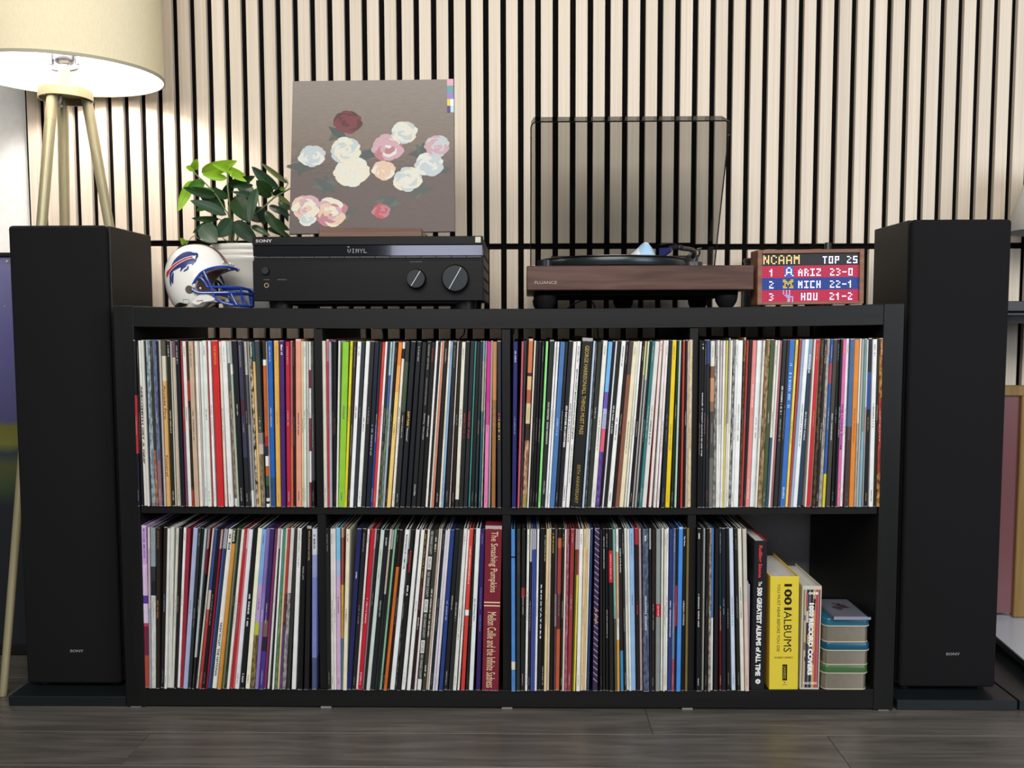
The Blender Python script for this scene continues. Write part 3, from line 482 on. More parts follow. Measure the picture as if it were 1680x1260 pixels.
def sleeve_bm(bm, w, H, dep, zones, mats, M=None, box_=False, stripe=False, lightside=None):
    """zones: (from, to, colour) measured from the top; plan view: squared spine in front, covers closing a little behind"""
    def mi(m_):
        if m_ not in mats: mats.append(m_)
        return mats.index(m_)
    old = set(bm.verts); b = min(.0007, w*.22) if not box_ else .0008; wt = w*.5*(1 if box_ else .86)
    out = [(-w/2+b, 0), (w/2-b, 0), (w/2, b), (wt, dep), (-wt, dep), (-w/2, b)]
    zs = [H*(1-zz[0]) for zz in zones]+[0.]
    rings = [[bm.verts.new((x, y, z)) for x, y in out] for z in zs]
    for k, zz in enumerate(zones):
        m_ = mi(sleeve(zz[2])); t, u = rings[k], rings[k+1]
        for q in range(6): bm.faces.new((u[q], u[(q+1) % 6], t[(q+1) % 6], t[q])).material_index = m_
    bm.faces.new(rings[-1][::-1]).material_index = mi(sleeve(zones[-1][2]))
    c0 = mi(sleeve(zones[0][2])); T = rings[0]
    if box_ or w < .0028: bm.faces.new(T).material_index = c0
    else:                                             # rim of folded card round a slightly sunken middle
        g = w*.24; inn = [(-w/2+b+g*.6, .0012), (w/2-b-g*.6, .0012), (w/2-g, .002), (wt-g*.8, dep-.002), (-wt+g*.8, dep-.002), (-w/2+g, .002)]
        I = [bm.verts.new((x, y, H)) for x, y in inn]; J = [bm.verts.new((x, y, H-.0012)) for x, y in inn]; dk = mi(sleeve('26241f'))
        for q in range(6):
            bm.faces.new((T[q], T[(q+1) % 6], I[(q+1) % 6], I[q])).material_index = c0; bm.faces.new((I[q], I[(q+1) % 6], J[(q+1) % 6], J[q])).material_index = dk
        bm.faces.new(J).material_index = dk
    if M is not None: bmesh.ops.transform(bm, matrix=M, verts=[v for v in bm.verts if v not in old])
def ticks(bm, w, H, f0, f1, h, rnd, x=0., mi=0):     # printing too small to read: a run of tiny letter-sized marks
    z = H*(1-f0); end = H*(1-f1); ch = h*w
    while z > end:
        l = ch*rnd.uniform(.25, .6)
        if rnd.random() > .16: quad(bm, (x-ch*.5, -.0003, z), (0, 0, -l), (ch*rnd.uniform(.75, 1), 0, 0), mi)
        z -= l+ch*rnd.uniform(.18, .4)
H_LP = .3135
for d in ALL:
    up_ = d['cell'][0] == 'U'; A, B, w, o = d['A'], d['B'], d['w'], d['o']; rnd = random.Random(int(B.x*1e5))
    th = math.atan2(A.x-B.x, H_LP); Hh = H_LP+rnd.uniform(-.0012, .0012)+o.get('dz', 0)*.00114+(.001 if o.get('box') else 0)
    fz = (midz(B.x) if up_ else botz(B.x))+.0006+abs(math.sin(th))*w*.5
    fy = rnd.uniform(-.003, .003)-.001-o.get('fy', 0)*(1 if up_ else 1)-(.002 if not up_ else 0)
    M = Matrix.Translation((B.x, fy, fz)) @ Matrix.Rotation(th, 4, 'Y')
    if id(d) not in keepid:
        sleeve_bm(STUFF, w, Hh, .312, d['col'], STUFF_M, M); continue
    bm = bmesh.new(); mats = []; sleeve_bm(bm, w, Hh, .312 if not o.get('box') else .318, d['col'], mats, None, o.get('box'))
    if o.get('stripe'):
        smi = len(mats); mats.append(sleeve('b8a8c4'))
        for q in range(26):
            z = Hh*(.05+q*.0365); z2 = z+Hh*.012
            quad(bm, (-w*.46, -.0002, z2+.006), (0, 0, -.0016), (w*.92, 0, -.007), smi)
    name = 'record_box_set' if o.get('box') else 'vinyl_record'
    e = obj(name, bm, mats); e.matrix_world = M
    c = d['cn']; cl = 'box set' if o.get('box') else 'record'
    if o.get('box'):
        lab = 'thick dark red box set with cream lettering, end of second bottom cube' if not up_ else 'thick black box set with gold lettering among records in third top cube'
    else:
        n_ = cnt[(d['cell'], c)]; thick = 'thick ' if d['wpx'] >= 76 else ('thin ' if d['wpx'] < 34 else '')
        cn_ = NAMES[d['cell']]
        lab = ('%s%s record, the only one in %s' % (thick, c, cn_)) if n_ == 1 else ('%s%s record, %s such from the left in %s' % (thick, c, ORD[d['k']], cn_))
    tag(e, lab, 'box set' if o.get('box') else 'record', 'records in the '+NAMES[d['cell']])
    # print on the spine
    base = [z for z in d['col']]; main = max(base, key=lambda z: z[1]-z[0])[2]
    L = bmesh.new(); lm = []
    def lmi(h):
        m_ = mat(h, rough=.45, noise=0, name='print')
        if m_ not in lm: lm.append(m_)
        return lm.index(m_)
    words = d['words']
    if words is not None:
        for f0, f1, ch, h, s, wt in words:
            x_ = -ch*w*.5
            if s == '~': ticks(L, w, Hh, f0, f1, ch, rnd, mi=lmi(h)); continue
            put_text(L, s, (x_, -.0003, Hh*(1-f0)), (0, 0, -1), (1, 0, 0), Hh*(f1-f0), ch*w*1.05, lmi(h), wt*.9 if d['wpx'] > 100 else wt*1.15+.006)
        if o.get('box') and not up_:
            for f0 in (.458, .478): quad(L, (-w*.48, -.0003, Hh*(1-f0)), (0, 0, -.0022), (w*.96, 0, 0), lmi('e6cfa8'))
        if d['wpx'] == 76 and d['cell'] == 'L2' and '35393a' in d['col'][0][2]:
            for f0 in (.165, .43, .685): 
                quad(L, (-w*.42, -.0002, Hh*(1-f0)), (0, 0, -Hh*.08), (w*.84, 0, 0), lmi('d8dad4')); put_text(L, 'WHO CARES?', (-w*.26, -.0004, Hh*(1-f0-.008)), (0, 0, -1), (1, 0, 0), Hh*.064, w*.52, lmi('2a2c2c'))
            quad(L, (-w*.42, -.0002, Hh*.072), (0, 0, -Hh*.068), (w*.84, 0, 0), lmi('d8dad4'))
    elif d['wpx'] >= 26:
        dark = lum(main) < .16; rr = rnd.random()
        h = rnd.choice(['b4b2ac', '8a8884', 'c4c0b4', '9a927c', '6a6864']) if dark else rnd.choice(['6a6866', '4c4a4a', '8a8480', '5a5a64', '9c9690'])
        if dark and rr < .08: h = rnd.choice(['b8a040', 'a84840', '7090b0'])
        hh = rnd.uniform(.2, .32); f0 = rnd.uniform(.38, .5); f1 = f0+rnd.uniform(.06, .2)
        if rr < .82: ticks(L, w, Hh, f0, f1, hh, rnd, mi=lmi(h))
        if rnd.random() < .5: ticks(L, w, Hh, .03, rnd.uniform(.07, .16), hh*.9, rnd, mi=lmi(h))
        if rnd.random() < .7: ticks(L, w, Hh, rnd.uniform(.88, .92), .965, hh*.8, rnd, mi=lmi(h))
    if len(L.faces):
        flip_to_camera(L); obj('lettering', L, lm, e)
    else: L.free()
tag(obj('thin_vinyl_records', STUFF, STUFF_M), 'very thin record sleeves squeezed between the thicker ones in all the cubes', 'records', kind='stuff')

# ------------------------------------------------------------------ tower speakers
spk_vinyl = mat('161515', rough=.5, spec=.45, noise=.1, scale=30, name='black_vinyl_wrap')
grille_m = mat('151416', rough=.92, spec=.2, noise=.25, scale=900, name='black_grille_cloth')
plate_m = mat('151b1d', rough=.35, spec=.5, name='black_lacquer')
print_g = mat('8f8f92', rough=.4, noise=0, name='grey_print')
def speaker(label, x0, x1, yf, dep, ztop, px0, px1):
    cx = (x0+x1)/2; e = tag(empty('tower_speaker', (cx, yf, 0)), label, 'speaker', 'tower speakers flanking the shelf')
    def P(n, bm, m_, sm=False): bmesh.ops.translate(bm, verts=bm.verts, vec=(-cx, -yf, 0)); return obj(n, bm, m_, e, smooth=sm)
    P('cabinet', box(x0, yf+.018, .030, x1, yf+dep, ztop, bev=.0015), spk_vinyl)
    P('front_baffle', box(x0+.004, yf+.013, .034, x1-.004, yf+.0185, ztop-.004), mat('060606', rough=.8))
    bm = box(x0, yf, .029, x1, yf+.013, ztop-.0005, bev=.007, seg=3); P('grille', bm, grille_m, True)
    P('base_plate', box(px0, .004, .0005, px1, .235, .020, bev=.001), plate_m)
    bm = bmesh.new()
    for sx in (x0+.02, x1-.02):
        for sy in (yf+.03, yf+dep-.02): cyl(bm, (sx, sy, .0195), (sx, sy, .031), .011, n=14)
    P('foot', bm, mat('0a0a0a', rough=.6))
    bm = bmesh.new(); put_text(bm, 'SONY', (cx-.0165+.012, yf-.0004, .094), (1, 0, 0), (0, 0, 1), .027, .0052, 0, .02); flip_to_camera(bm); P('logo', bm, print_g)
    return e
speaker('black floor-standing tower speaker left of the shelf, below the lit lamp', -.217, -.029, .04, .20, .928, -.232, -.0025)
speaker('black floor-standing tower speaker right of the shelf, past the scoreboard display', 1.4975, 1.6845, .04, .175, .932, 1.479, 1.707)

# ------------------------------------------------------------------ tripod floor lamp
brass = mat('a39a78', rough=.4, metal=.3, spec=.6, noise=.05, name='pale_brass_paint')
LX, LY = -.180, .20; ZR = 1.203
lamp = tag(empty('tripod_floor_lamp', (LX, LY, 0)), 'lit tripod floor lamp with cream drum shade and pale gold legs behind left speaker', 'lamp')
def LP(n, bm, m_, sm=True): bmesh.ops.translate(bm, verts=bm.verts, vec=(-LX, -LY, 0)); return obj(n, bm, m_, lamp, smooth=sm)
def through(a, b, z):
    t = (z-a.z)/(b.z-a.z); return a+(b-a)*t
tops = [atY(86, 155, .165), atY(103, 155, .245), atY(141, 156, .215)]
feet = [Vector((-.271, .049, .0)), None, None]
a, b = tops[1], atY(103.8, 365, .272); feet[1] = through(a, b, 0); feet[1].y = .395
a, b = tops[2], atY(179, 368, .255); feet[2] = through(a, b, 0); feet[2].y = .397
for t, f in zip(tops, feet):
    t = t.copy(); d = (t-f).normalized(); bm = bmesh.new()
    cyl(bm, f+d*.001, t-d*.052, .0072, .0108, n=18); cyl(bm, t-d*.0515, t, .0085 if False else .0107, n=18); cyl(bm, t-d*.053, t-d*.051, .0098, n=18)
    LP('leg', bm, brass)
bm = lathe(bmesh.new(), [(.001, ZR+.020), (.050, ZR+.020), (.052, ZR+.018), (.052, ZR), (.0495, ZR), (.0495, ZR+.014), (.001, ZR+.014)], n=48, c=(LX, LY, 0)); LP('ring', bm, brass)
bm = cyl(bmesh.new(), (LX, LY, ZR+.018), (LX, LY, ZR+.058), .0125, n=20); LP('stem', bm, brass)
chrome = mat('9a9ca6', rough=.25, metal=.8, noise=0, name='dull_chrome')
bm = lathe(bmesh.new(), [(.001, ZR+.058), (.010, ZR+.058), (.010, ZR+.070), (.016, ZR+.073), (.021, ZR+.080), (.021, ZR+.115), (.001, ZR+.115)], n=24, c=(LX, LY, 0)); sk = LP('socket', bm, chrome)
bm = bmesh.new()
tube(bm, [(LX-.003, LY, ZR+.059), (LX-.020, LY, ZR+.060), (LX-.028, LY, ZR+.066), (LX-.028, LY, ZR+.09), (LX-.055, LY, ZR+.14), (LX-.06, LY, ZR+.22)], .0026); tube(bm, [(LX+.003, LY, ZR+.059), (LX+.020, LY, ZR+.060), (LX+.028, LY, ZR+.066), (LX+.028, LY, ZR+.09), (LX+.055, LY, ZR+.14), (LX+.06, LY, ZR+.22)], .0026)
for s in (-1, 1): cyl(bm, (LX+s*.0280, LY, ZR+.072), (LX+s*.0280, LY, ZR+.094), .0060, n=12)
LP('shade_harp', bm, chrome)
bm = tube(bmesh.new(), [(LX+.001, LY-.02, ZR+.018), (LX+.0, LY-.022, ZR-.006), (LX-.008, LY-.016, ZR-.014), (LX-.01, LY, ZR-.012)], .0032); LP('cord', bm, mat('b8b4ac', rough=.3, noise=0))
bm = lathe(bmesh.new(), [(.0005, ZR+.195), (.018, ZR+.192), (.028, ZR+.175), (.030, ZR+.16), (.024, ZR+.138), (.014, ZR+.120), (.0135, ZR+.113)], n=24, c=(LX, LY, 0)); LP('bulb', bm, emit('fff4ee', 225))
fab, nt, b = bs('cream_linen'); N = nt.nodes.new
tc = N('ShaderNodeTexCoord'); mp = N('ShaderNodeMapping'); mp.inputs['Scale'].default_value = (30, 30, 260); nz = N('ShaderNodeTexNoise'); nz.inputs['Scale'].default_value = 8; nz.inputs['Detail'].default_value = 4
mp2 = N('ShaderNodeMapping'); mp2.inputs['Scale'].default_value = (300, 300, 20); nz2 = N('ShaderNodeTexNoise'); nz2.inputs['Scale'].default_value = 4
ad = N('ShaderNodeMath'); ad.operation = 'ADD'; rp = N('ShaderNodeValToRGB'); rp.color_ramp.elements[0].position = .75; rp.color_ramp.elements[0].color = lin('ecdcb0'); rp.color_ramp.elements[1].position = 1.2; rp.color_ramp.elements[1].color = lin('f6eac8')
for a_, b_ in ((tc.outputs['Object'], mp.inputs[0]), (mp.outputs[0], nz.inputs['Vector']), (tc.outputs['Object'], mp2.inputs[0]), (mp2.outputs[0], nz2.inputs['Vector']), (nz.outputs['Fac'], ad.inputs[0]), (nz2.outputs['Fac'], ad.inputs[1]), (ad.outputs[0], rp.inputs[0])): nt.links.new(a_, b_)
df = N('ShaderNodeBsdfDiffuse'); tr = N('ShaderNodeBsdfTranslucent'); mx = N('ShaderNodeMixShader'); mx.inputs[0].default_value = .075
nt.links.new(rp.outputs[0], df.inputs[0]); nt.links.new(rp.outputs[0], tr.inputs[0]); nt.links.new(df.outputs[0], mx.inputs[1]); nt.links.new(tr.outputs[0], mx.inputs[2]); nt.links.new(mx.outputs[0], nt.nodes['Material Output'].inputs[0])
RS, ZS = .191, 1.250
bm = lathe(bmesh.new(), [(RS, 0), (RS, .30)], n=96)
M = Matrix.Translation((LX, LY, ZS)) @ Matrix.Rotation(R(2.6), 4, 'X')
sh = obj('lamp_shade', bm, fab, lamp, smooth=True); sh.matrix_parent_inverse = Matrix.Identity(4); sh.matrix_local = Matrix.Translation((0, 0, ZS)) @ Matrix.Rotation(R(2.6), 4, 'X')
bm = lathe(bmesh.new(), [(RS-.0012, .002), (RS-.0012, .298)], n=96); o = obj('lining', bm, mat('f4f2ee', rough=.8, noise=0, name='white_lining'), sh, smooth=True)
bm = lathe(bmesh.new(), [(RS+.0012, 0), (RS+.0012, .006), (RS-.002, .006), (RS-.002, 0), (RS+.0012, 0)], n=96); obj('rim', bm, mat('a8a48e', rough=.7, noise=0), sh, smooth=True)

# ------------------------------------------------------------------ framed print leaning on the left
def img(name, fn):
    mt, nt, b = bs(name); return mt, nt, b
pr = empty('framed_print', (-.54, .29, 0), R(0)); tag(pr, 'black framed print with a violet night sky leaning behind the lamp leg', 'picture')
mt, nt, b = bs('print_art_reflection'); N = nt.nodes.new; Lk = nt.links.new
tc = N('ShaderNodeTexCoord'); sp = N('ShaderNodeSeparateXYZ'); Lk(tc.outputs['Object'], sp.inputs[0]); nz = N('ShaderNodeTexNoise'); nz.inputs['Scale'].default_value = 9; Lk(tc.outputs['Object'], nz.inputs[0])
ad = N('ShaderNodeMath'); ad.operation = 'MULTIPLY_ADD'; ad.inputs[1].default_value = .05; Lk(nz.outputs['Fac'], ad.inputs[0]); Lk(sp.outputs['Z'], ad.inputs[2])
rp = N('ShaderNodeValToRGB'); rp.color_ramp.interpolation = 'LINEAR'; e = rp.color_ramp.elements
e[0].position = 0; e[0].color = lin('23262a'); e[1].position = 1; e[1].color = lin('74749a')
for p_, h in ((.36, '25282b'), (.40, '3a4632'), (.45, '4c4f30'), (.475, '2c3a40'), (.50, '6c6c30'), (.535, '62602e'), (.545, '4c4a6e'), (.72, '5a5a88')): x = e.new(p_); x.color = lin(h)  # dark tones low down paint in the reflection in the glass
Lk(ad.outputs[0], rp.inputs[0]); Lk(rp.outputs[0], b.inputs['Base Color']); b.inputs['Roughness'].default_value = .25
tilt = R(-5)
def tiltp(bm, y): bmesh.ops.transform(bm, matrix=Matrix.Translation((0, y, .002)) @ Matrix.Rotation(tilt, 4, 'X'), verts=bm.verts)
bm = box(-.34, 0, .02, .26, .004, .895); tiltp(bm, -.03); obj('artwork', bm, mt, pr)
bm = bmesh.new(); bx(bm, -.36, -.006, 0, .28, .012, .022, bev=.002); bx(bm, -.36, -.006, .893, .28, .012, .903, bev=.002); bx(bm, -.36, -.006, 0, -.338, .012, .903, bev=.002); bx(bm, .258, -.006, 0, .28, .012, .903, bev=.002)
tiltp(bm, -.03); obj('frame', bm, mat('121212', rough=.4), pr)
bm = bmesh.new(); star = []
for px, py, r_ in ((5.5, 428, .0045), (5.5, 502, .0022)):
    p = atY(px, py, .32)-Vector((-.54, .29, 0)); q = [(math.cos(t)*(r_ if i % 2 == 0 else r_*.35), math.sin(t)*(r_ if i % 2 == 0 else r_*.35)) for i, t in ((i, i*math.pi/4) for i in range(8))]
    yy = -.03+.0-math.sin(tilt)*-1*p.z*0+(p.z)*math.tan(-tilt)-.004
    bm.faces.new([bm.verts.new((p.x+a_, yy, p.z+c_)) for a_, c_ in q])
obj('printed_star', bm, mat('b8b850', rough=.4, noise=0), pr)

# ------------------------------------------------------------------ receiver
RX0, RX1, RZ0, RZ1, RYF = .2625, .6925, .783, .9005, .006
bk = mat('131314', rough=.45, spec=.3, noise=.05, name='black_metal'); fc = grain('brushed_black', '101011', '151516', (4, 60, 200), rough=.42, spec=.22)
rc = tag(empty('stereo_receiver', (.4775, .15, .768)), 'black stereo receiver with two round knobs under the propped album cover', 'receiver')
def RP(n, bm, m_, sm=False, par=None):
    bmesh.ops.translate(bm, verts=bm.verts, vec=(-.4775, -.15, -.768)); return obj(n, bm, m_, par or rc, smooth=sm)
RP('cabinet', box(RX0+.003, RYF+.014, RZ0, RX1-.001, .275, RZ1-.0015, bev=.001), bk)
RP('lower_fascia', box(RX0, RYF, RZ0-.002, RX1, RYF+.014, .8565, bev=.001), fc)
RP('upper_fascia', box(RX0, RYF, .8845, RX1, RYF+.014, RZ1, bev=.001), fc)
RP('display_window', box(RX0+.001, RYF+.0008, .8645, RX1-.0005, RYF+.013, .8842, bev=.0006), mat('16161a', rough=.08, spec=.9, noise=0, coat=.6, name='glossy_window'))
bm = bmesh.new()
for i in range(15): x = RX0+.002+i*.0284; bx(bm, x, RYF+.001, .8605, x+.0279, RYF+.010, .8640, bev=.0004)
RP('button', bm, mat('4a4a4e', rough=.3, metal=.4, noise=0))
RP('groove', box(RX0+.001, RYF+.004, .8568, RX1-.001, RYF+.012, .8604), mat('050505', rough=.7))
def knob(cx, cz, r_, name, dep=.014):
    bm = lathe(bmesh.new(), [(r_*1.05, RYF+.001), (r_*1.05, RYF-.003), (r_, RYF-.004), (r_*.97, RYF-dep), (r_*.93, RYF-dep-.001), (.0001, RYF-dep-.001)], n=48, c=(cx, 0, cz), ax='y')
    k = RP(name, bm, mat('08080a', rough=.3, noise=0, name='dark_knob'), True)
    bm = lathe(bmesh.new(), [(r_*.90, RYF-dep-.0013), (.0001, RYF-dep-.0013)], n=48, c=(cx, 0, cz), ax='y')
    mt_ = spun(); c = RP('cap', bm, mt_, False); c.parent = k
    return k
def spun():
    if 'spun' in MC: return MC['spun']
    mt, nt, b = bs('spun_cap'); b.inputs['Base Color'].default_value = lin('22292b'); b.inputs['Metallic'].default_value = .3; b.inputs['Roughness'].default_value = .4
    MC['spun'] = mt; return mt
k1 = knob(.5688, .8215, .0178, 'input_knob'); k2 = knob(.6415, .8220, .0250, 'volume_knob')
for (cx, cz, r_, a0, dep) in ((.5688, .8215, .0178, 58, .014), (.6415, .8220, .0250, 60, .014)):
    bm = bmesh.new(); c, s_ = math.cos(R(a0)), math.sin(R(a0)); n_ = Vector((-s_, 0, c))*.0006; d_ = Vector((c, 0, s_))*r_*.9; O = Vector((cx, RYF-dep-.0017, cz))
    bm.faces.new([bm.verts.new(p) for p in (O-d_-n_, O+d_-n_, O+d_+n_, O-d_+n_)]); flip_to_camera(bm); RP('pointer', bm, mat('c8ccd0', rough=.3, metal=.5, noise=0)).parent = k1 if cx < .6 else k2
knob(.2870, .8377, .0072, 'power_button', .004)
bm = lathe(bmesh.new(), [(.0045, RYF+.001), (.0045, RYF-.0012), (.0030, RYF-.0012), (.0030, RYF+.001)], n=24, c=(.2880, 0, .8105), ax='y'); RP('headphone_jack', bm, mat('c8b48c', rough=.3, metal=.7, noise=0), True)
bm = bmesh.new()
for cx, r_ in ((.2880, .0029), (.3165, .0018)): lathe(bm, [(r_, RYF-.0004), (.0001, RYF-.0004)], n=16, c=(cx, 0, .8105), ax='y')
RP('socket_hole', bm, mat('020202', rough=.9))
bm = bmesh.new(); put_text(bm, 'SONY', (.2695, RYF-.0003, .8900), (1, 0, 0), (0, 0, 1), .0305, .0056, 0, .02); flip_to_camera(bm); RP('logo', bm, mat('c8c8c8', rough=.35, noise=0))
bm = bmesh.new(); put_text(bm, 'PHONES', (.2828, RYF-.0003, .8205), (1, 0, 0), (0, 0, 1), .0105, .0014); put_text(bm, 'PORTABLE IN', (.309, RYF-.0003, .8205), (1, 0, 0), (0, 0, 1), .0165, .0014)
put_text(bm, 'INPUT SELECTOR', (.557, RYF-.0003, .8525), (1, 0, 0), (0, 0, 1), .022, .0014); flip_to_camera(bm); RP('lettering', bm, print_g)
bm = quadbm = bmesh.new(); quad(bm, (.6785, RYF-.0003, .8885), (.0100, 0, 0), (0, 0, .0102)); flip_to_camera(bm); st = RP('sticker', bm, mat('d8d4c4', rough=.5, noise=0))
bm = bmesh.new(); put_text(bm, 'Hi-Res', (.6795, RYF-.0005, .8945), (1, 0, 0), (0, 0, 1), .008, .0028); put_text(bm, 'AUDIO', (.6795, RYF-.0005, .8900), (1, 0, 0), (0, 0, 1), .008, .0028); flip_to_camera(bm); RP('sticker_print', bm, mat('8a8468', rough=.5, noise=0)).parent = st
bm = bmesh.new(); F7 = {'V': '10001 10001 10001 10001 10001 01010 00100', 'I': '01110 00100 00100 00100 00100 00100 01110', 'N': '10001 11001 10101 10011 10001 10001 10001', 'Y': '10001 10001 01010 00100 00100 00100 00100', 'L': '10000 10000 10000 10000 10000 10000 11111'}
for i, ch in enumerate('VINYL'):
    for r_, row in enumerate(F7[ch].split()):
        for c_, v in enumerate(row):
            if v == '1': quad(bm, (.4410+i*.0075+c_*.0011, RYF-.0001, .8768-r_*.0011), (.0008, 0, 0), (0, 0, .0008))
quad(bm, (.4405, RYF-.0001, .8806), (.0035, 0, 0), (0, 0, .0010)); flip_to_camera(bm); RP('display_text', bm, emit('e8ecf4', .8))
bm = bmesh.new()
for cx in (.305, .655):
    for cy in (.04, .245): cyl(bm, (cx, cy, topz(cx)+.0003), (cx, cy, .783), .021, .023, n=24)
RP('dark_gap_fill', box(RX0+.03, .02, .7765, RX1-.03, .262, RZ0+.0005), bk)  # added dark box keeps the gap under the receiver black
RP('foot', bm, mat('141414', rough=.35), True)
bm = bmesh.new()
for i in range(5):
    for j in range(4): bx(bm, RX1-.0012, .045+i*.045, .80+j*.022, RX1-.0004, .075+i*.045, .806+j*.022)
RP('side_vent', bm, mat('050505', rough=.9))

# ------------------------------------------------------------------ album cover on its wooden display stand
walnut = grain('walnut', '5e4438', '7a5a4a', (6, 40, 120), rough=.5, w=.4)
stand = tag(empty('album_stand', (.478, .06, RZ1)), 'brown wooden stand holding up the floral album cover on the receiver', 'stand')
def ST(n, bm, m_): bmesh.ops.translate(bm, verts=bm.verts, vec=(-.478, -.06, -RZ1)); return obj(n, bm, m_, stand)
ST('front_lip', box(.3812, .032, RZ1, .5760, .043, RZ1+.0185, bev=.0015), walnut)
ST('base', box(.3812, .0432, RZ1, .5820, .115, RZ1+.009, bev=.001), walnut)
bm = box(.3912, 0, 0, .566, .009, .135, bev=.001); bmesh.ops.transform(bm, matrix=Matrix.Translation((0, .064, RZ1+.009)) @ Matrix.Rotation(R(-15), 4, 'X'), verts=bm.verts); ST('back_rest', bm, walnut)
cov = tag(empty('album_cover', (.4805, .0445, RZ1+.0105)), 'square album cover with pale blossoms on brown, propped on the receiver', 'album')
cov.rotation_euler = (R(-14), R(-.9), R(2.2))
mt, nt, b = bs('brown_canvas'); N = nt.nodes.new; Lk = nt.links.new
tc = N('ShaderNodeTexCoord'); mp = N('ShaderNodeMapping'); mp.inputs['Scale'].default_value = (14, 14, 60); nz = N('ShaderNodeTexNoise'); nz.inputs['Scale'].default_value = 4; nz.inputs['Detail'].default_value = 9; sp = N('ShaderNodeSeparateXYZ')
Lk(tc.outputs['Object'], mp.inputs[0]); Lk(mp.outputs[0], nz.inputs['Vector']); Lk(tc.outputs['Object'], sp.inputs[0])
rp = N('ShaderNodeValToRGB'); e = rp.color_ramp.elements; e[0].position = 0; e[0].color = lin('4a3a36'); e[1].position = 1; e[1].color = lin('857c74')
x = e.new(.42); x.color = lin('574944'); x = e.new(.6); x.color = lin('716459')
ad = N('ShaderNodeMath'); ad.operation = 'MULTIPLY_ADD'; ad.inputs[1].default_value = 3.2; s2 = N('ShaderNodeMath'); s2.operation = 'MULTIPLY_ADD'; s2.inputs[1].default_value = .35; s2.inputs[2].default_value = -.17
Lk(nz.outputs['Fac'], s2.inputs[0]); Lk(sp.outputs['Z'], ad.inputs[0]); Lk(s2.outputs[0], ad.inputs[2]); Lk(ad.outputs[0], rp.inputs[0]); Lk(rp.outputs[0], b.inputs['Base Color']); b.inputs['Roughness'].default_value = .5
CW = .3150; obj('sleeve', box(-CW/2, 0, 0, CW/2, .0042, .3150, bev=.0006), mt, cov)
def blob(bm, cx, cz, r_, petals, mats_i, rnd, y=-.0004):
    """a printed bloom: rings of overlapping flat petals, lightest outside"""
    for ring, (rr, n) in enumerate(((1., petals), (.72, petals-1), (.46, 5), (.22, 4))):
        for i in range(n):
            a = 2*math.pi*(i+rnd.random()*.5)/n+ring; px_, pz_ = cx+math.cos(a)*r_*rr*.5, cz+math.sin(a)*r_*rr*.5; q = r_*rr*rnd.uniform(.46, .62)
            f = bm.faces.new([bm.verts.new((px_+math.cos(t)*q*(1+.14*math.sin(3*t+i)), y-ring*.00006-i*.000006, pz_+math.sin(t)*q*.85)) for t in (2*math.pi*k/14 for k in range(14))])
            f.material_index = mats_i[(ring+i+rnd.randint(0, 1)) % len(mats_i)]
bm = bmesh.new(); PAL = ['c8cac2', 'acb8b8', 'cfc8b4', 'b8949c', 'a86a74', 'ccae98', '6a2a30', '4c1c22', '3c4644', '4c544c', 'b0b4b8', 'a84048']
def cpx(px, py): return ((px-484)/265-.5)*CW+.0, (1-(py-126)/252)*.315
rnd = random.Random(3)
for px, py, s, w_ in ((540, 300, 13, .5), (610, 250, 14, .4), (700, 250, 14, .6), (500, 270, 12, .4), (640, 330, 12, .7), (560, 215, 12, .5), (690, 310, 12, .3), (575, 345, 10, .5), (520, 345, 9, .4), (725, 275, 10, .6), (640, 235, 12, .3)):
    cx, cz = cpx(px, py); s *= .00119
    for i in range(3):
        a = rnd.random()*6.28; p = [(cx+math.cos(a)*t*s*2+math.sin(a)*u*s, cz+math.sin(a)*t*s*1.4-math.cos(a)*u*s) for t, u in ((-1, 0), (-.3, .55), (.4, .45), (1, 0), (.4, -.45), (-.3, -.55))]
        f = bm.faces.new([bm.verts.new((x_, -.0002-i*.00003, z_)) for x_, z_ in p]); f.material_index = 8+i % 2
for px, py, s, mi_ in ((575, 196, 22, (6, 7, 6)), (518, 252, 20, (1, 10, 0)), (572, 243, 24, (0, 2, 1)), (640, 240, 26, (3, 4, 0, 3)), (582, 278, 27, (2, 0, 2)), (667, 216, 21, (0, 1, 2)), (720, 238, 20, (3, 10, 3)),
                       (634, 277, 18, (5, 2, 5)), (708, 268, 23, (0, 10, 1)), (672, 292, 23, (1, 0, 2)), (509, 335, 22, (5, 2, 3)), (549, 345, 26, (3, 4, 2, 5)), (513, 352, 15, (0, 1)), (631, 344, 14, (11, 4, 11))):
    cx, cz = cpx(px, py); blob(bm, cx, cz, s*.00119, 8, mi_, rnd)
for px, py, w_, h_, h in ():
    pass
flip_to_camera(bm); obj('printed_bloom', bm, [mat(h, rough=.5, noise=.12, scale=220, name='printed_ink') for h in PAL], cov)
bm = bmesh.new(); cols = ['d89cb4', '5c9a90', '8c7cb4', 'd8c04c', 'e4e4e0', '4c3a74', 'a8d0dc']; s = .0118
for mi_, (c_, r_, w_) in enumerate(((0, 0, 1), (0, 1, 1), (0, 2, 1), (0, 3, .5), (.5, 3, .5), (0, 4, .5), (.5, 4, .5))):
    quad(bm, (CW/2-s*1.1+c_*s*1.1, -.0009, .315-(r_+1)*.0142), (w_*s*1.1, 0, 0), (0, 0, .0142), mi_)
flip_to_camera(bm); obj('printed_squares', bm, [mat(h, rough=.5, noise=0, name='printed_ink') for h in cols], cov)

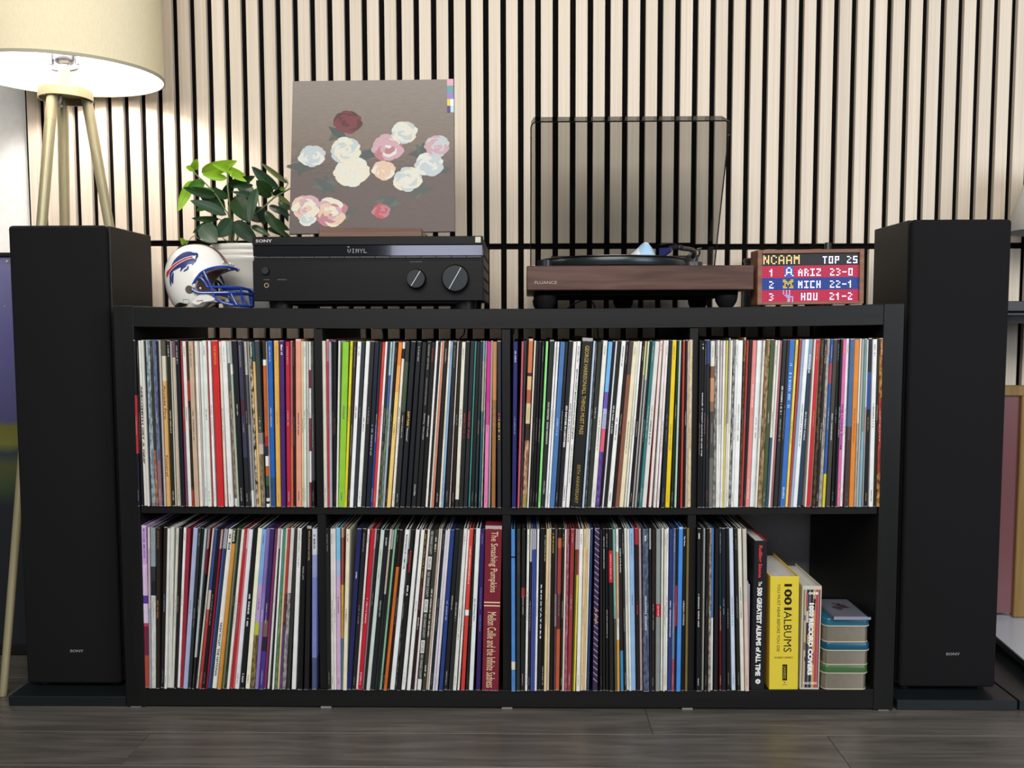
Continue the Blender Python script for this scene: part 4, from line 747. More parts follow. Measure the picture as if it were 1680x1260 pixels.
# ------------------------------------------------------------------ turntable
TX0, TX1, TY0, TY1, TZ0, TZ1 = .7735, 1.1925, -.001, .342, .7995, .8445
tt = tag(empty('turntable', (.983, .17, .768)), 'walnut turntable with raised smoky dust cover between receiver and scoreboard display', 'turntable')
def TP(n, bm, m_, sm=False, par=None): bmesh.ops.translate(bm, verts=bm.verts, vec=(-.983, -.17, -.768)); return obj(n, bm, m_, par or tt, smooth=sm)
tw = grain('dark_walnut', '3c2620', '5c4038', (5, 30, 55), rough=.4, w=1.2, hc='4e342c')
TP('plinth', box(TX0, TY0, TZ0, TX1, TY1, TZ1, bev=.0015), tw)
TP('bottom_plate', box(TX0+.016, .035, TZ0-.009, TX1-.02, TY1-.01, TZ0), mat('050506', rough=.8, spec=.15))
bm = None
for cx, cy in ((.8085, .035), (1.150, .035), (.8085, .30), (1.150, .30), (.975, .20)):
    z0 = topz(cx)+.0004; zt = TZ0-.0085; h = zt-z0
    bm = lathe(bmesh.new(), [(.0005, z0), (.011, z0), (.014, z0+.001), (.0195, z0+h*.45), (.0215, z0+h*.85), (.021, zt), (.0005, zt)], n=28, c=(cx, cy, 0)); TP('foot', bm, mat('0a0b0d', rough=.8, spec=.2), True)
PXC, PYC = .949, .170
bm = lathe(bmesh.new(), [(.0005, TZ1), (.137, TZ1), (.1445, TZ1+.003), (.146, TZ1+.005), (.146, TZ1+.018), (.145, TZ1+.0195), (.0005, TZ1+.0195)], n=96, c=(PXC, PYC, 0)); pl = TP('platter', bm, mat('2c3436', rough=.3, metal=.5, noise=0, name='platter_metal'), True)
lp = lathe(bmesh.new(), [(.0005, 0), (.1470, 0), (.1482, .0012), (.148, .0026), (.0515, .0022), (.051, .0024), (.0005, .0024)], n=96)
lp = obj('vinyl_disc', lp, mat('0a0a0b', rough=.3, spec=.6, noise=0, name='black_vinyl'), None, smooth=True, loc=(PXC, PYC, TZ1+.0196)); tag(lp, 'black record lying on the turntable platter', 'record')
tube(bmesh.new(), [(0, 0, 0), (0, 0, 1)], .001)
black = mat('1c1c1e', rough=.4, spec=.5, noise=0, name='black_plastic'); bgrey = mat('2e2e30', rough=.35, noise=0, name='dark_grey_metal')
bm = cyl(bmesh.new(), (.8085, .030, TZ1-.001), (.8085, .030, TZ1+.0125), .0145, n=32); TP('speed_knob', bm, mat('2a2c2e', rough=.3, metal=.5, noise=0), True)
bm = bmesh.new(); cyl(bm, (1.122, .225, TZ1), (1.122, .225, TZ1+.022), .024, .021, n=32); cyl(bm, (1.122, .225, TZ1+.022), (1.122, .225, TZ1+.036), .012, n=24); ab = TP('tonearm_base', bm, bgrey, True)
bm = tube(bmesh.new(), [(1.122, .225, TZ1+.031), (1.118, .18, TZ1+.0385), (1.103, .135, TZ1+.0405), (1.075, .100, TZ1+.0405)], .0048, n=12); ta = TP('tonearm', bm, bgrey, True)
bm = cyl(bmesh.new(), (1.124, .232, TZ1+.031), (1.130, .272, TZ1+.030), .0125, n=24); TP('counterweight', bm, black, True)
bm = tube(bmesh.new(), [(1.126, .25, TZ1+.026), (1.136, .235, TZ1+.034), (1.138, .225, TZ1+.044), (1.132, .222, TZ1+.049), (1.141, .222, TZ1+.051)], .0018); TP('arm_lift', bm, bgrey, True)
bm = bmesh.new(); M = Matrix.Translation((1.062, .088, TZ1+.0405)) @ Matrix.Rotation(R(-48), 4, 'Z'); bx(bm, -.011, -.006, -.004, .016, .006, .004, bev=.0015, M=M); tube(bm, [(1.068, .092, TZ1+.044), (1.054, .078, TZ1+.0475), (1.030, .068, TZ1+.0445)], .0012)
TP('headshell', bm, black, False, ta).location
bm = prism(bmesh.new(), [(-.012, -.0155), (-.002, -.0158), (.010, -.008), (.012, -.001), (-.012, -.001)], -.005, .005); bmesh.ops.transform(bm, matrix=Matrix.Translation((1.043, .078, TZ1+.0400)) @ Matrix.Rotation(R(-30), 4, 'Z'), verts=bm.verts); TP('cartridge', bm, mat('262a5e', rough=.25, noise=0, name='blue_plastic'), False, ta)
bm = bmesh.new(); bmesh.ops.create_icosphere(bm, subdivisions=2, radius=.0022, matrix=Matrix.Translation((1.130, .222, TZ1+.008))); TP('indicator', bm, emit('ffffff', 2.2), True)
bm = bmesh.new(); put_text(bm, 'FLUANCE', (.7885, TY0-.0004, .8110), (1, 0, 0), (0, 0, 1), .041, .0056); flip_to_camera(bm); TP('logo', bm, mat('b8b0a4', rough=.3, metal=.5, noise=0))
bm = bmesh.new()
for i in range(7): cyl(bm, (.80+.0*i, .03, 0), (.80, .03, 0), .001) if False else None
bm.free()
# smoked acrylic lid: open-fronted tray standing on its rear hinge
acr, nt, b = bs('smoked_acrylic'); N = nt.nodes.new; gt = N('ShaderNodeBsdfTransparent'); gt.inputs[0].default_value = (.46, .46, .45, 1); gl = N('ShaderNodeBsdfGlossy'); gl.inputs['Roughness'].default_value = .03; gl.inputs['Color'].default_value = (.9, .9, .9, 1)
lw = N('ShaderNodeLayerWeight'); lw.inputs[0].default_value = .18; ms = N('ShaderNodeMath'); ms.operation = 'MULTIPLY'; ms.inputs[1].default_value = .22; mx = N('ShaderNodeMixShader')
nt.links.new(lw.outputs['Facing'], ms.inputs[0]); nt.links.new(ms.outputs[0], mx.inputs[0]); nt.links.new(gt.outputs[0], mx.inputs[1]); nt.links.new(gl.outputs[0], mx.inputs[2]); nt.links.new(mx.outputs[0], nt.nodes['Material Output'].inputs[0])
acd = mat('0c0c0d', rough=.2, noise=0, name='dark_acrylic_edge')
LW, LH, LD = .3905, .2955, .050; bot = Vector((.978, .250, .8460)); ang = math.atan2(.12, .27)
ML = Matrix.Translation(bot) @ Matrix.Rotation(ang, 4, 'X')
def LID(n, bm, m_, sm=False): bmesh.ops.transform(bm, matrix=ML, verts=bm.verts); return TP(n, bm, m_, sm)
bm = bmesh.new(); h2 = LH+.02
def pane(bm, pts): bm.faces.new([bm.verts.new(p) for p in pts])
x0, x1 = -LW/2, LW/2
pane(bm, ((x0+.006, LD, 0), (x1-.006, LD, 0), (x1-.006, LD, h2), (x0+.006, LD, h2)))
pane(bm, ((x0, 0, 0), (x0+.006, LD, 0), (x0+.006, LD, h2), (x0, 0, h2))); pane(bm, ((x1, 0, 0), (x1-.006, LD, 0), (x1-.006, LD, h2), (x1, 0, h2))); pane(bm, ((x0, 0, h2), (x1, 0, h2), (x1-.006, LD, h2), (x0+.006, LD, h2)))
dl = LID('dust_cover', bm, acr); 
bm = bmesh.new(); tube(bm, [(x0, 0, 0), (x0, 0, h2-.010), (x0+.003, 0, h2-.003), (x0+.010, 0, h2), (x1-.010, 0, h2), (x1-.003, 0, h2-.003), (x1, 0, h2-.010), (x1, 0, 0)], .0013, n=6, sub=1)
LID('cover_edge', bm, acd)
bm = bmesh.new()
for sx in (x0, x1): cyl(bm, (sx-.0015, -.0005, h2-.028), (sx+.0015, -.0005, h2-.028), .0028, n=12); 
LID('bumper', bm, black)
bm = bmesh.new()
for sx in (-.13, .13): bx(bm, sx-.02, LD-.002, -.03, sx+.02, LD+.010, .018, bev=.001)
LID('hinge', bm, black)
# pale blue folded cloth on the record
bm = bmesh.new(); g = [atY(x_, y_, .20)-Vector((1.005, .20, TZ1+.0222)) for x_, y_ in ((1031, 420), (1040, 413), (1052, 401), (1058, 397), (1063, 398), (1070, 408), (1074, 420))]
prof = [(p.x, max(0, p.z)) for p in g]; n_ = 8; rows = []
for j in range(n_+1):
    t = j/n_; s_ = math.sin(math.pi*(.08+.84*t)); rows.append([bm.verts.new((x_, (t-.5)*.07, z_*s_)) for x_, z_ in prof])
for a_, c_ in zip(rows, rows[1:]):
    for i in range(len(prof)-1): bm.faces.new((a_[i], a_[i+1], c_[i+1], c_[i]))
bmesh.ops.recalc_face_normals(bm, faces=bm.faces[:])
clm, nt, b = bs('pale_blue_cloth'); tc = nt.nodes.new('ShaderNodeTexCoord'); ck = nt.nodes.new('ShaderNodeTexChecker'); ck.inputs['Scale'].default_value = 28; ck.inputs[1].default_value = lin('a8cce8'); ck.inputs[2].default_value = lin('e4ecf2'); nt.links.new(tc.outputs['Object'], ck.inputs[0]); nt.links.new(ck.outputs[0], b.inputs['Base Color']); b.inputs['Roughness'].default_value = .7
o = obj('folded_cloth', bm, clm, None, smooth=True, loc=(1.005, .20, TZ1+.0222)); tag(o, 'small pale blue peaked cloth standing on the turntable record beside the cartridge', 'cloth')
sm = o.modifiers.new('s', 'SOLIDIFY'); sm.thickness = .0008
bm = lathe(bmesh.new(), [(.0005, 0), (.027, 0), (.028, .002), (.028, .070), (.027, .078), (.025, .079), (.025, .083), (.027, .084), (.027, .0885), (.024, .0905), (.0005, .0905)], n=36)
o = obj('black_canister', bm, mat('141416', rough=.35, noise=0), None, True, loc=(1.210, .385-.03, topz(1.21)+.0005)); o.location.y = .378; o.location.x = atY(1238, 428, .378).x; o.scale = (.92, .92, 1.29); tag(o, 'short black round canister half hidden between turntable and scoreboard display', 'canister')

# ------------------------------------------------------------------ scoreboard display
DX0, DX1, DZ0, DZ1 = 1.1985, 1.3955, .7725, .8730
ds = tag(empty('led_scoreboard', (1.297, .02, .772)), 'wood-framed dot-matrix scoreboard listing three ranked teams, beside the turntable', 'display'); ds.rotation_euler = (0, R(-.6), R(1.5))
def DP(n, bm, m_): bmesh.ops.translate(bm, verts=bm.verts, vec=(-1.297, -.02, -.772)); return obj(n, bm, m_, ds)
dwood = grain('display_wood', '6e4a36', '946850', (4, 40, 60), rough=.5)
T_ = .0085
DP('frame', box(DX0, 0, DZ0, DX0+T_, .045, DZ1, bev=.0006), dwood); DP('frame', box(DX1-T_, 0, DZ0, DX1, .045, DZ1, bev=.0006), dwood)
DP('frame', box(DX0+T_, 0, DZ1-T_*.8, DX1-T_, .045, DZ1, bev=.0006), dwood); DP('frame', box(DX0+T_, 0, DZ0, DX1-T_, .045, DZ0+.0045, bev=.0006), dwood)
DP('screen', box(DX0+T_, .004, DZ0+.0045, DX1-T_, .044, DZ1-T_*.8), mat('0c0c10', rough=.5, noise=0))
F4 = {'N': '1001 1101 1101 1011 1011 1001', 'C': '0110 1001 1000 1000 1001 0110', 'A': '0110 1001 1001 1111 1001 1001', 'M': '1001 1111 1111 1001 1001 1001'}
F3 = {'T': '111 010 010 010 010', 'O': '111 101 101 101 111', 'P': '111 101 111 100 100', '2': '110 001 010 100 111', '5': '111 100 111 001 111', '1': '010 110 010 010 010', '3': '110 001 010 001 110', 'A': '010 101 111 101 101',
      'R': '110 101 110 101 101', 'I': '111 010 010 010 111', 'Z': '111 001 010 100 111', '-': '000 000 111 000 000', '0': '111 101 101 101 111', 'M': '101 111 111 101 101', 'C': '111 100 100 100 111', 'H': '101 101 111 101 101', 'U': '101 101 101 101 111', ' ': '000 000 000 000 000'}
G = [['k']*64 for _ in range(32)]
for y in range(32):
    for x in range(64): G[y][x] = 'k' if y < 8 else ('r' if y < 16 or y >= 24 else 'b')
def stamp(s, x, y, F, c, adv):
    for ch in s:
        for j, row in enumerate(F[ch].split()):
            for i, v in enumerate(row):
                if v == '1' and 0 <= x+i < 64 and y+j < 32: G[y+j][x+i] = c
        x += adv
stamp('NCAAM', 1, 1, F4, 'o', 5); stamp('TOP 25', 40, 2, F3, 'w', 4)
for i, (n_, a_, s_) in enumerate((('1', 'ARIZ', '23-0'), ('2', 'MICH', '22-1'), ('3', 'HOU', '21-2'))):
    y = 10+8*i; stamp(n_, 5, y, F3, 'w', 4); stamp(a_, 24 if len(a_) == 4 else 26, y, F3, 'w', 4); stamp(s_, 45, y, F3, 'w', 4)
for y in range(8, 16):
    for x in range(15, 21): G[y][x] = 'l'
for x, y in ((16, 10), (17, 9), (18, 9), (19, 10), (16, 11), (19, 11), (16, 12), (17, 12), (18, 12), (19, 12), (16, 13), (19, 13), (15, 14), (20, 14)): G[y][x] = 'w'
for j, row in enumerate(('1100011', '1110111', '0111110', '0101010', '1100011', '1110111')):
    for i, v in enumerate(row): G[17+j][14+i] = 'y' if v == '1' else 'b'
for j, row in enumerate(('1010100', '1010100', '1010100', '0111100', '0011111', '0001101', '0001101', '0001101')):
    for i, v in enumerate(row): G[24+j][14+i] = 'v' if v == '1' else 'r'
keys = 'kobrwlyv'; LM = [mat('1c1c22', rough=.5, noise=0), emit('f8c880', 2.2), emit('1450c0', 1.0), emit('f01c58', 1.15), emit('e4e4ff', 2.6), emit('5a68d8', 1.2), emit('f0c848', 1.4), emit('d8b8f8', 1.4)]
bm = bmesh.new(); sw, shh = (DX1-DX0-2*T_)/64, (DZ1-DZ0-T_*.8-.0045)/32
for y in range(32):
    for x in range(64):
        quad(bm, (DX0+T_+x*sw+sw*.14, .0035, DZ1-T_*.8-(y+1)*shh+shh*.14), (sw*.72, 0, 0), (0, 0, shh*.72), keys.index(G[y][x]))
flip_to_camera(bm); bmesh.ops.translate(bm, verts=bm.verts, vec=(-1.297, -.02, -.772)); tag(obj('light_dots', bm, LM, ds), kind='stuff')
bm = lathe(bmesh.new(), [(.0005, 0), (.0068, 0), (.0068, atY(1358, 396, .24).z-.7752), (.0062, atY(1358, 396, .24).z-.774), (.0005, atY(1358, 396, .24).z-.774)], n=20)
o = obj('black_knob_post', bm, mat('1a1a1c', rough=.4, noise=0), None, True, loc=(atY(1358.5, 395, .24).x, .24, topz(1.37)+.0005)); tag(o, 'short black ridged post rising behind the scoreboard display', 'post')
p = atY(1338, 406, .12)
bm = lathe(bmesh.new(), [(.0005, 0), (.016, 0), (.020, .004), (.020, p.z-.774-.006), (.014, p.z-.774-.001), (.0005, p.z-.774)], n=28)
o = obj('orange_ball_holder', bm, mat('b05a40', rough=.5, noise=0), None, True, loc=(p.x, .12, topz(p.x)+.0005)); tag(o, 'rounded orange-red object just peeking over the scoreboard display', 'ornament')

# ------------------------------------------------------------------ books, tins
def book(label, xb0, xb1, xt0, xt1, h, dep, cov_h, group, rise=0., page='c8c6be', inner=None, r_=.0):
    w = xb1-xb0; th = math.atan2((xt0+xt1-xb0-xb1)/2, h); e = tag(empty('book', ((xb0+xb1)/2, .0, botz(xb0)+.0008+abs(math.sin(th))*w/2)), label, 'book', group); e.rotation_euler = (0, th, 0)
    m_ = mat(cov_h, rough=.4, noise=.04, name='book_cover'); bm = bmesh.new(); t = .0022
    bx(bm, -w/2, 0, 0, w/2, t, h, bev=.0008); obj('spine', bm, m_, e)
    inn = mat(inner or cov_h, rough=.5, name='cover_inside')
    for s in (-1, 1): obj('cover', box(*(sorted((s*w/2, s*(w/2-t)))[0], t, 0, sorted((s*w/2, s*(w/2-t)))[1], dep, h)), m_ if not inner else inn if s > 0 else m_, e)
    obj('pages', box(-w/2+t, t+.001, .002, w/2-t, dep-.004, h-(.004 if not rise else .004)), pages_m, e); return e, w
pages_m = grain('page_block', 'b4b0a8', 'd8d6ce', (900, 3, 3), rough=.8)
bg = 'books standing in the fourth cube of the bottom row'
def blet(e, items, w, h):
    bm = bmesh.new(); ms_ = []
    for f0, f1, xc, hh, c_, s, wt in items:
        m_ = mat(c_, rough=.4, noise=0, name='print')
        if m_ not in ms_: ms_.append(m_)
        put_text(bm, s, (xc*w-hh*w/2, -.0004, h*(1-f0)), (0, 0, -1), (1, 0, 0), h*(f1-f0), hh*w, ms_.index(m_), wt)
    return bm, ms_
e, w = book('tall black book with red-edged cover, lettered in white, right of the records', 1.2005, 1.2250, 1.1985, 1.2300, .288, .235, '16181b', bg, inner='9a2226')
w = .0245+.004
bm, ms_ = blet(e, [(.03, .245, -.05, .30, 'd83c48', 'Rolling Stone', .03), (.27, .30, .0, .22, 'e8e8e4', 'The', .02), (.31, .905, -.02, .34, 'ecebe8', '500 GREATEST ALBUMS of ALL TIME', .045)], w, .288)
lathe(bm, [(.0048, -.0004), (.0001, -.0004)], n=24, c=(.000, 0, .0165), ax='y', mi=1); flip_to_camera(bm); obj('lettering', bm, ms_, e)
bm = bmesh.new(); put_text(bm, 'A', (-.002, -.0006, .0140), (1, 0, 0), (0, 0, 1), .004, .005); flip_to_camera(bm); obj('emblem', bm, mat('16181b', rough=.4), e)
e, w = book('thick yellow book with black lettering, between the other two books', 1.2345, 1.2890, 1.2325, 1.2875, .2195, .165, 'dcc63c', bg)
bm, ms_ = blet(e, [(.065, .295, .12, .27, '1c1a10', '1001', .035), (.305, .665, .12, .27, '1c1a10', 'ALBUMS', .0), (.065, .66, -.20, .10, '4a4420', 'YOU MUST HEAR BEFORE YOU DIE', 0), (.79, .90, .03, .09, 'c8b028', 'UNIVERSE', 0)], w, .2195)
k_ = len(ms_); ms_.append(mat('17160f', rough=.4, noise=0, name='print'))
put_text(bm, 'ROBERT DIMERY', (-w*.32, -.0004, .2195*.278), (1, 0, 0), (0, 0, 1), w*.64, .0034, 0)
quad(bm, (-w*.045, -.0002, .2195*.225), (0, 0, -.2195*.14), (w*.165, 0, 0), k_)
for z0_, z1_ in ((.085, .083), (.045, .043)): quad(bm, (-w*.045, -.0003, .2195*z0_), (0, 0, -.0005), (w*.165, 0, 0), 0)
put_text(bm, 'R', (w*.015, -.0004, .2195*.056), (1, 0, 0), (0, 0, 1), .0025, .0035, 0)
flip_to_camera(bm); obj('lettering', bm, ms_, e)
e, w = book('shorter picture-spined book with white lettering, beside the stacked tins', 1.2925, 1.3290, 1.2930, 1.3310, .2005, .155, 'c8c2b0', bg)
bm = bmesh.new(); cs = ['7a6a58', 'b4a68a', '2a2c34', '5c6478', '1c1c20', 'c89858', 'a84a50', 'b86068', '3a2a30', 'd0c0a0']
seq = [0, 1, 2, 3, 4, 1, 5, 6, 7, 8]; wd = [.6, 1.2, 1.3, 1., 1.2, .5, 1, 1.3, .7, .5]; s_ = sum(wd); x_ = -w*.43
for c_, q in zip(seq, wd): quad(bm, (x_, -.0003, .004), (q/s_*w*.86, 0, 0), (0, 0, .190), c_); x_ += q/s_*w*.86
rnd = random.Random(9)
for i in range(14): quad(bm, (-w*.40+rnd.random()*w*.6, -.00035, .02+rnd.random()*.15), (w*.1, 0, 0), (0, 0, rnd.uniform(.006, .025)), rnd.randint(0, 9))
wi = len(cs); cs.append('eeece6')
put_text(bm, '1000 RECORD COVERS', (-w*.14, -.0006, .2005*.84), (0, 0, -1), (1, 0, 0), .2005*.70, w*.26, wi, .07); put_text(bm, 'OCHS', (-w*.18, -.0006, .2005*.92), (1, 0, 0), (0, 0, 1), w*.5, .0052, wi, .06); put_text(bm, 'TASCHEN', (-w*.36, -.0006, .2005*.052), (1, 0, 0), (0, 0, 1), w*.72, .0046, wi, .02)
flip_to_camera(bm); obj('spine_print', bm, [mat(h, rough=.4, noise=.15, scale=300, name='print') for h in cs], e)
# slim clear plastic cases between records and the tall book
cc = mat('b8b2c4', rough=.2, spec=.6, noise=.05, name='milky_plastic')
for i, x_ in enumerate((1.1950, 1.1980)):
    z_ = botz(x_)+.0006; o = obj('plastic_case', box(-.0013, 0, 0, .0013, .14, .208-i*.006, bev=.0005), cc, None, loc=(x_, .010, z_)); o.rotation_euler = (0, R(-.5), 0)
    tag(o, 'slim clear plastic case '+('touching the last pink record' if i == 0 else 'leaning against the tall black book'), 'case', 'slim clear cases beside the tall book')
tin_m = mat('b4aa9a', rough=.34, metal=.8, noise=.1, scale=120, name='bare_tin'); gold_m = mat('d8d0b4', rough=.35, metal=.3, noise=0)
def rrect(x0, x1, y0, y1, r_, n=6):
    P = []
    for cx, cy, a0 in ((x1-r_, y0+r_, -90), (x1-r_, y1-r_, 0), (x0+r_, y1-r_, 90), (x0+r_, y0+r_, 180)):
        for k in range(n+1): a = R(a0+90*k/n); P.append((cx+r_*math.cos(a), cy+r_*math.sin(a)))
    return P
def loft(levels, n=6):
    bm = bmesh.new(); S = [[bm.verts.new((x, y, z)) for x, y in rrect(x0, x1, y0, y1, r_, n)] for x0, x1, y0, y1, r_, z in levels]
    for a, b in zip(S, S[1:]):
        for i in range(len(a)): bm.faces.new((a[i], a[(i+1) % len(a)], b[(i+1) % len(a)], b[i]))
    bm.faces.new(S[0][::-1]); bm.faces.new(S[-1]); return bm
zb = botz(1.378)+.0006
for i, (lid, word, xo) in enumerate((('3c6038', 'green-lidded tin box, bottom of the stack of three', 0), ('144c64', 'dark blue-lidded tin box, middle of the stack of three', .002), ('1f6076', 'blue-lidded tin box, top of the stack under the clear case', .001))):
    hb, hl = (.0325, .0145)[0], .0135; bh = (.0340, .0305, .0335)[i]; X = 1.3785+xo
    e = tag(empty('tin_box', (X, .055, zb)), word, 'tin', 'tin boxes stacked beside the books')
    o = obj('body', loft([(-.0430, .0415, -.055, .055, .011, 0), (-.0430, .0415, -.055, .055, .011, bh)]), tin_m, e, True)
    o = obj('bottom_rim', loft([(-.0435, .0420, -.0555, .0555, .0115, 0), (-.0435, .0420, -.0555, .0555, .0115, .0016)]), gold_m, e, True)
    o = obj('lid', loft([(-.0450, .0435, -.057, .057, .012, bh-.001), (-.0450, .0435, -.057, .057, .012, bh+hl-.0025), (-.0435, .0420, -.0555, .0555, .011, bh+hl-.0005), (-.041, .0395, -.053, .053, .009, bh+hl)]), mat(lid, rough=.3, spec=.5, noise=.04, name='painted_tin'), e, True)
    obj('lid_rim', loft([(-.0455, .0440, -.0575, .0575, .0125, bh-.0022), (-.0455, .0440, -.0575, .0575, .0125, bh-.0004)]), gold_m, o, True)
    zb += bh+hl+.0002
e = tag(empty('clear_case', (1.3835, .045, zb)), 'clear plastic case with a printed card lying on the top tin', 'case'); e.rotation_euler = (0, 0, R(0))
plm, nt, b = bs('clear_plastic'); N = nt.nodes.new; gt = N('ShaderNodeBsdfTransparent'); gt.inputs[0].default_value = (.9, .91, .95, 1); gl = N('ShaderNodeBsdfGlossy'); gl.inputs['Roughness'].default_value = .08; lw = N('ShaderNodeLayerWeight'); lw.inputs[0].default_value = .35; mx = N('ShaderNodeMixShader')
nt.links.new(lw.outputs['Facing'], mx.inputs[0]); nt.links.new(gt.outputs[0], mx.inputs[1]); nt.links.new(gl.outputs[0], mx.inputs[2]); nt.links.new(mx.outputs[0], nt.nodes['Material Output'].inputs[0])
obj('shell', box(-.036, -.058, 0, .036, .058, .0070, bev=.0012), plm, e)
obj('case_edge', box(-.0345, -.0583, .0012, .0345, -.0575, .0058), mat('8c90a4', rough=.3, noise=0, name='frosted_plastic'), e)
bm = box(-.031, -.052, .002, .031, .052, .0045); obj('card', bm, mat('b8b8c4', rough=.5, noise=0), e)
bm = bmesh.new(); rnd = random.Random(4)
for i in range(26):
    a, rr = rnd.random()*6.28, rnd.random()*.016; cx_, cy_ = math.cos(a)*rr, .01+math.sin(a)*rr*1.3; s_ = rnd.uniform(.003, .007)
    bm.faces.new([bm.verts.new((cx_+math.cos(t)*s_, cy_+math.sin(t)*s_, .0046+i*.00002)) for t in (k*math.pi/3 for k in range(6))]).material_index = i % 3
obj('card_print', bm, [mat(h, rough=.5, noise=0, name='printed_ink') for h in ('4a4858', '7a6a74', 'b07a80')], e)

# ------------------------------------------------------------------ small football helmet
HC = Vector((.1340, .078, .8300)); HS = 1/8900.
hm = tag(empty('football_helmet', HC-Vector((.002, 0, 0)), R(4)), 'small white football helmet with blue cage and leaping bison emblem, beside the pot', 'helmet')
def hp(cx, cy): return (cx-640)*HS*1.02, (620-cy)*HS            # helmet profile measured off the side view
AX, AY, AZ = .0655, .0540, .0640
def shell_y(x, z, k=1.):                                        # half width of the shell at x, z
    zz = z/(AZ if z > 0 else AZ*1.25); q = 1-abs(x/AX)**2.15-abs(zz)**2.15
    return AY*k*max(q, 0)**(1/2.15)
def shell_bm(k):
    bm = bmesh.new(); n, m_ = 64, 40; rows = []
    for i in range(m_+1):
        ph = math.pi*i/m_; row = []
        for j in range(n):
            t = 2*math.pi*j/n; dx, dy, dz = math.sin(ph)*math.cos(t), math.sin(ph)*math.sin(t), math.cos(ph)
            az = AZ if dz > 0 else AZ*1.25; L = (abs(dx/AX)**2.15+abs(dy/AY)**2.15+abs(dz/az)**2.15)**(-1/2.15)
            row.append((dx*L*k, dy*L*k, dz*L*k))
            if i in (0, m_): break
        rows.append([bm.verts.new(p) for p in row])
    for a, b in zip(rows, rows[1:]):
        if len(a) == 1: [bm.faces.new((a[0], b[j], b[(j+1) % n])) for j in range(n)]
        elif len(b) == 1: [bm.faces.new((a[j], b[0], a[(j+1) % n])) for j in range(n)]
        else: [bm.faces.new((a[j], b[j], b[(j+1) % n], a[(j+1) % n])) for j in range(n)]
    bmesh.ops.recalc_face_normals(bm, faces=bm.faces[:]); return bm
def inner_shell(bm0, bm1):                                      # join outer and reversed inner skins to a hollow shell
    me = bpy.data.meshes.new('tmp'); 
    for f in bm1.faces: f.normal_flip()
    bm1.to_mesh(me); bm0.from_mesh(me); bpy.data.meshes.remove(me); bm1.free(); return bm0
OPEN = [hp(*p) for p in ((1500, 470), (1230, 468), (1120, 480), (1000, 510), (900, 560), (800, 650), (745, 735), (715, 800), (760, 860), (900, 920), (1010, 950), (1080, 1000), (1090, 1060), (900, 1062), (800, 1130), (740, 1145), (640, 1128), (500, 1080), (420, 1062), (350, 1080), (300, 1112), (250, 1160), (250, 1500), (1500, 1500))]
NOSE = [hp(*p) for p in ((1500, 470), (1230, 468), (1120, 480), (1000, 510), (900, 560), (800, 650), (745, 735), (715, 800), (745, 880), (800, 935), (860, 925), (930, 930), (1010, 955), (1078, 1000), (1085, 1052), (900, 1062), (800, 1130), (740, 1143), (640, 1128), (520, 1085), (420, 1062), (350, 1080), (300, 1112), (200, 1150), (200, 1500), (1500, 1500))]
def cut(bm, poly, name, m_, par):
    me = bpy.data.meshes.new('a'); bm.to_mesh(me); bm.free(); a = bpy.data.objects.new('a', me); COL.objects.link(a)
    c = prism(bmesh.new(), poly, -.2, .2); mc = bpy.data.meshes.new('b'); c.to_mesh(mc); c.free(); b_ = bpy.data.objects.new('b', mc); COL.objects.link(b_)
    md = a.modifiers.new('x', 'BOOLEAN'); md.operation = 'DIFFERENCE'; md.object = b_; md.solver = 'EXACT'
    dg = bpy.context.evaluated_depsgraph_get(); new = bpy.data.meshes.new_from_object(a.evaluated_get(dg)); new.name = name
    for o_ in (a, b_): bpy.data.objects.remove(o_)
    new.materials.clear(); new.materials.append(m_); new.shade_smooth()
    try: new.set_sharp_from_angle(angle=R(35))
    except Exception: pass
    return link(bpy.data.objects.new(name, new), par)
white_g = mat('efede6', rough=.16, spec=.55, noise=0, coat=.5, name='glossy_white')
cut(inner_shell(shell_bm(1.), shell_bm(.95)), NOSE, 'shell', white_g, hm)
cut(inner_shell(shell_bm(.94), shell_bm(.80)), [(x+.002, z-.001) for x, z in NOSE], 'padding', mat('b09a84', rough=.8, noise=.3, scale=80, name='inner_padding'), hm)
def drape(bm, poly, mi=0, off=.0010, sub=6):
    f = bm.faces.new([bm.verts.new((x, 0, z)) for x, z in poly]); r = bmesh.ops.triangulate(bm, faces=[f]); fs = r['faces']
    for _ in range(sub):
        ed = {e for f in fs for e in f.edges if e.calc_length() > .0028}
        if not ed: break
        old = set(bm.faces)-set(fs); bmesh.ops.subdivide_edges(bm, edges=list(ed), cuts=1, use_grid_fill=False)
        fs = [f for f in bm.faces if f not in old]; r = bmesh.ops.triangulate(bm, faces=fs); fs = r['faces']
    for f in fs:
        f.material_index = mi
        for v in f.verts: v.co.y = -shell_y(v.co.x, v.co.z)-off
def crisp(bm):
    bm.normal_update()
    for f in bm.faces:
        if f.normal.y > 0: f.normal_flip()
H = lambda L: [hp(p[0]+52, p[1]+4) for p in L]
navy = mat('2e3c74', rough=.3, noise=0, name='blue_decal'); redd = mat('b8303c', rough=.3, noise=0, name='red_decal'); whd = mat('e8e6e0', rough=.3, noise=0, name='white_decal')
bm = bmesh.new()
drape(bm, H(((232, 470), (262, 420), (300, 350), (360, 285), (430, 228), (500, 203), (560, 198), (605, 208), (640, 222), (690, 220), (722, 245), (728, 290), (710, 330), (700, 390), (675, 400), (660, 430), (642, 446), (632, 420), (600, 418), (560, 425), (530, 470), (480, 500), (440, 548), (425, 535), (450, 500), (440, 470), (400, 488), (350, 510), (300, 530), (262, 560), (246, 600), (236, 660), (230, 720), (240, 790), (222, 780), (208, 720), (210, 640), (222, 575), (240, 520))), 0)
drape(bm, H(((575, 440), (592, 470), (580, 510), (540, 530), (500, 552), (488, 545), (510, 515), (545, 495), (560, 465))), 0)
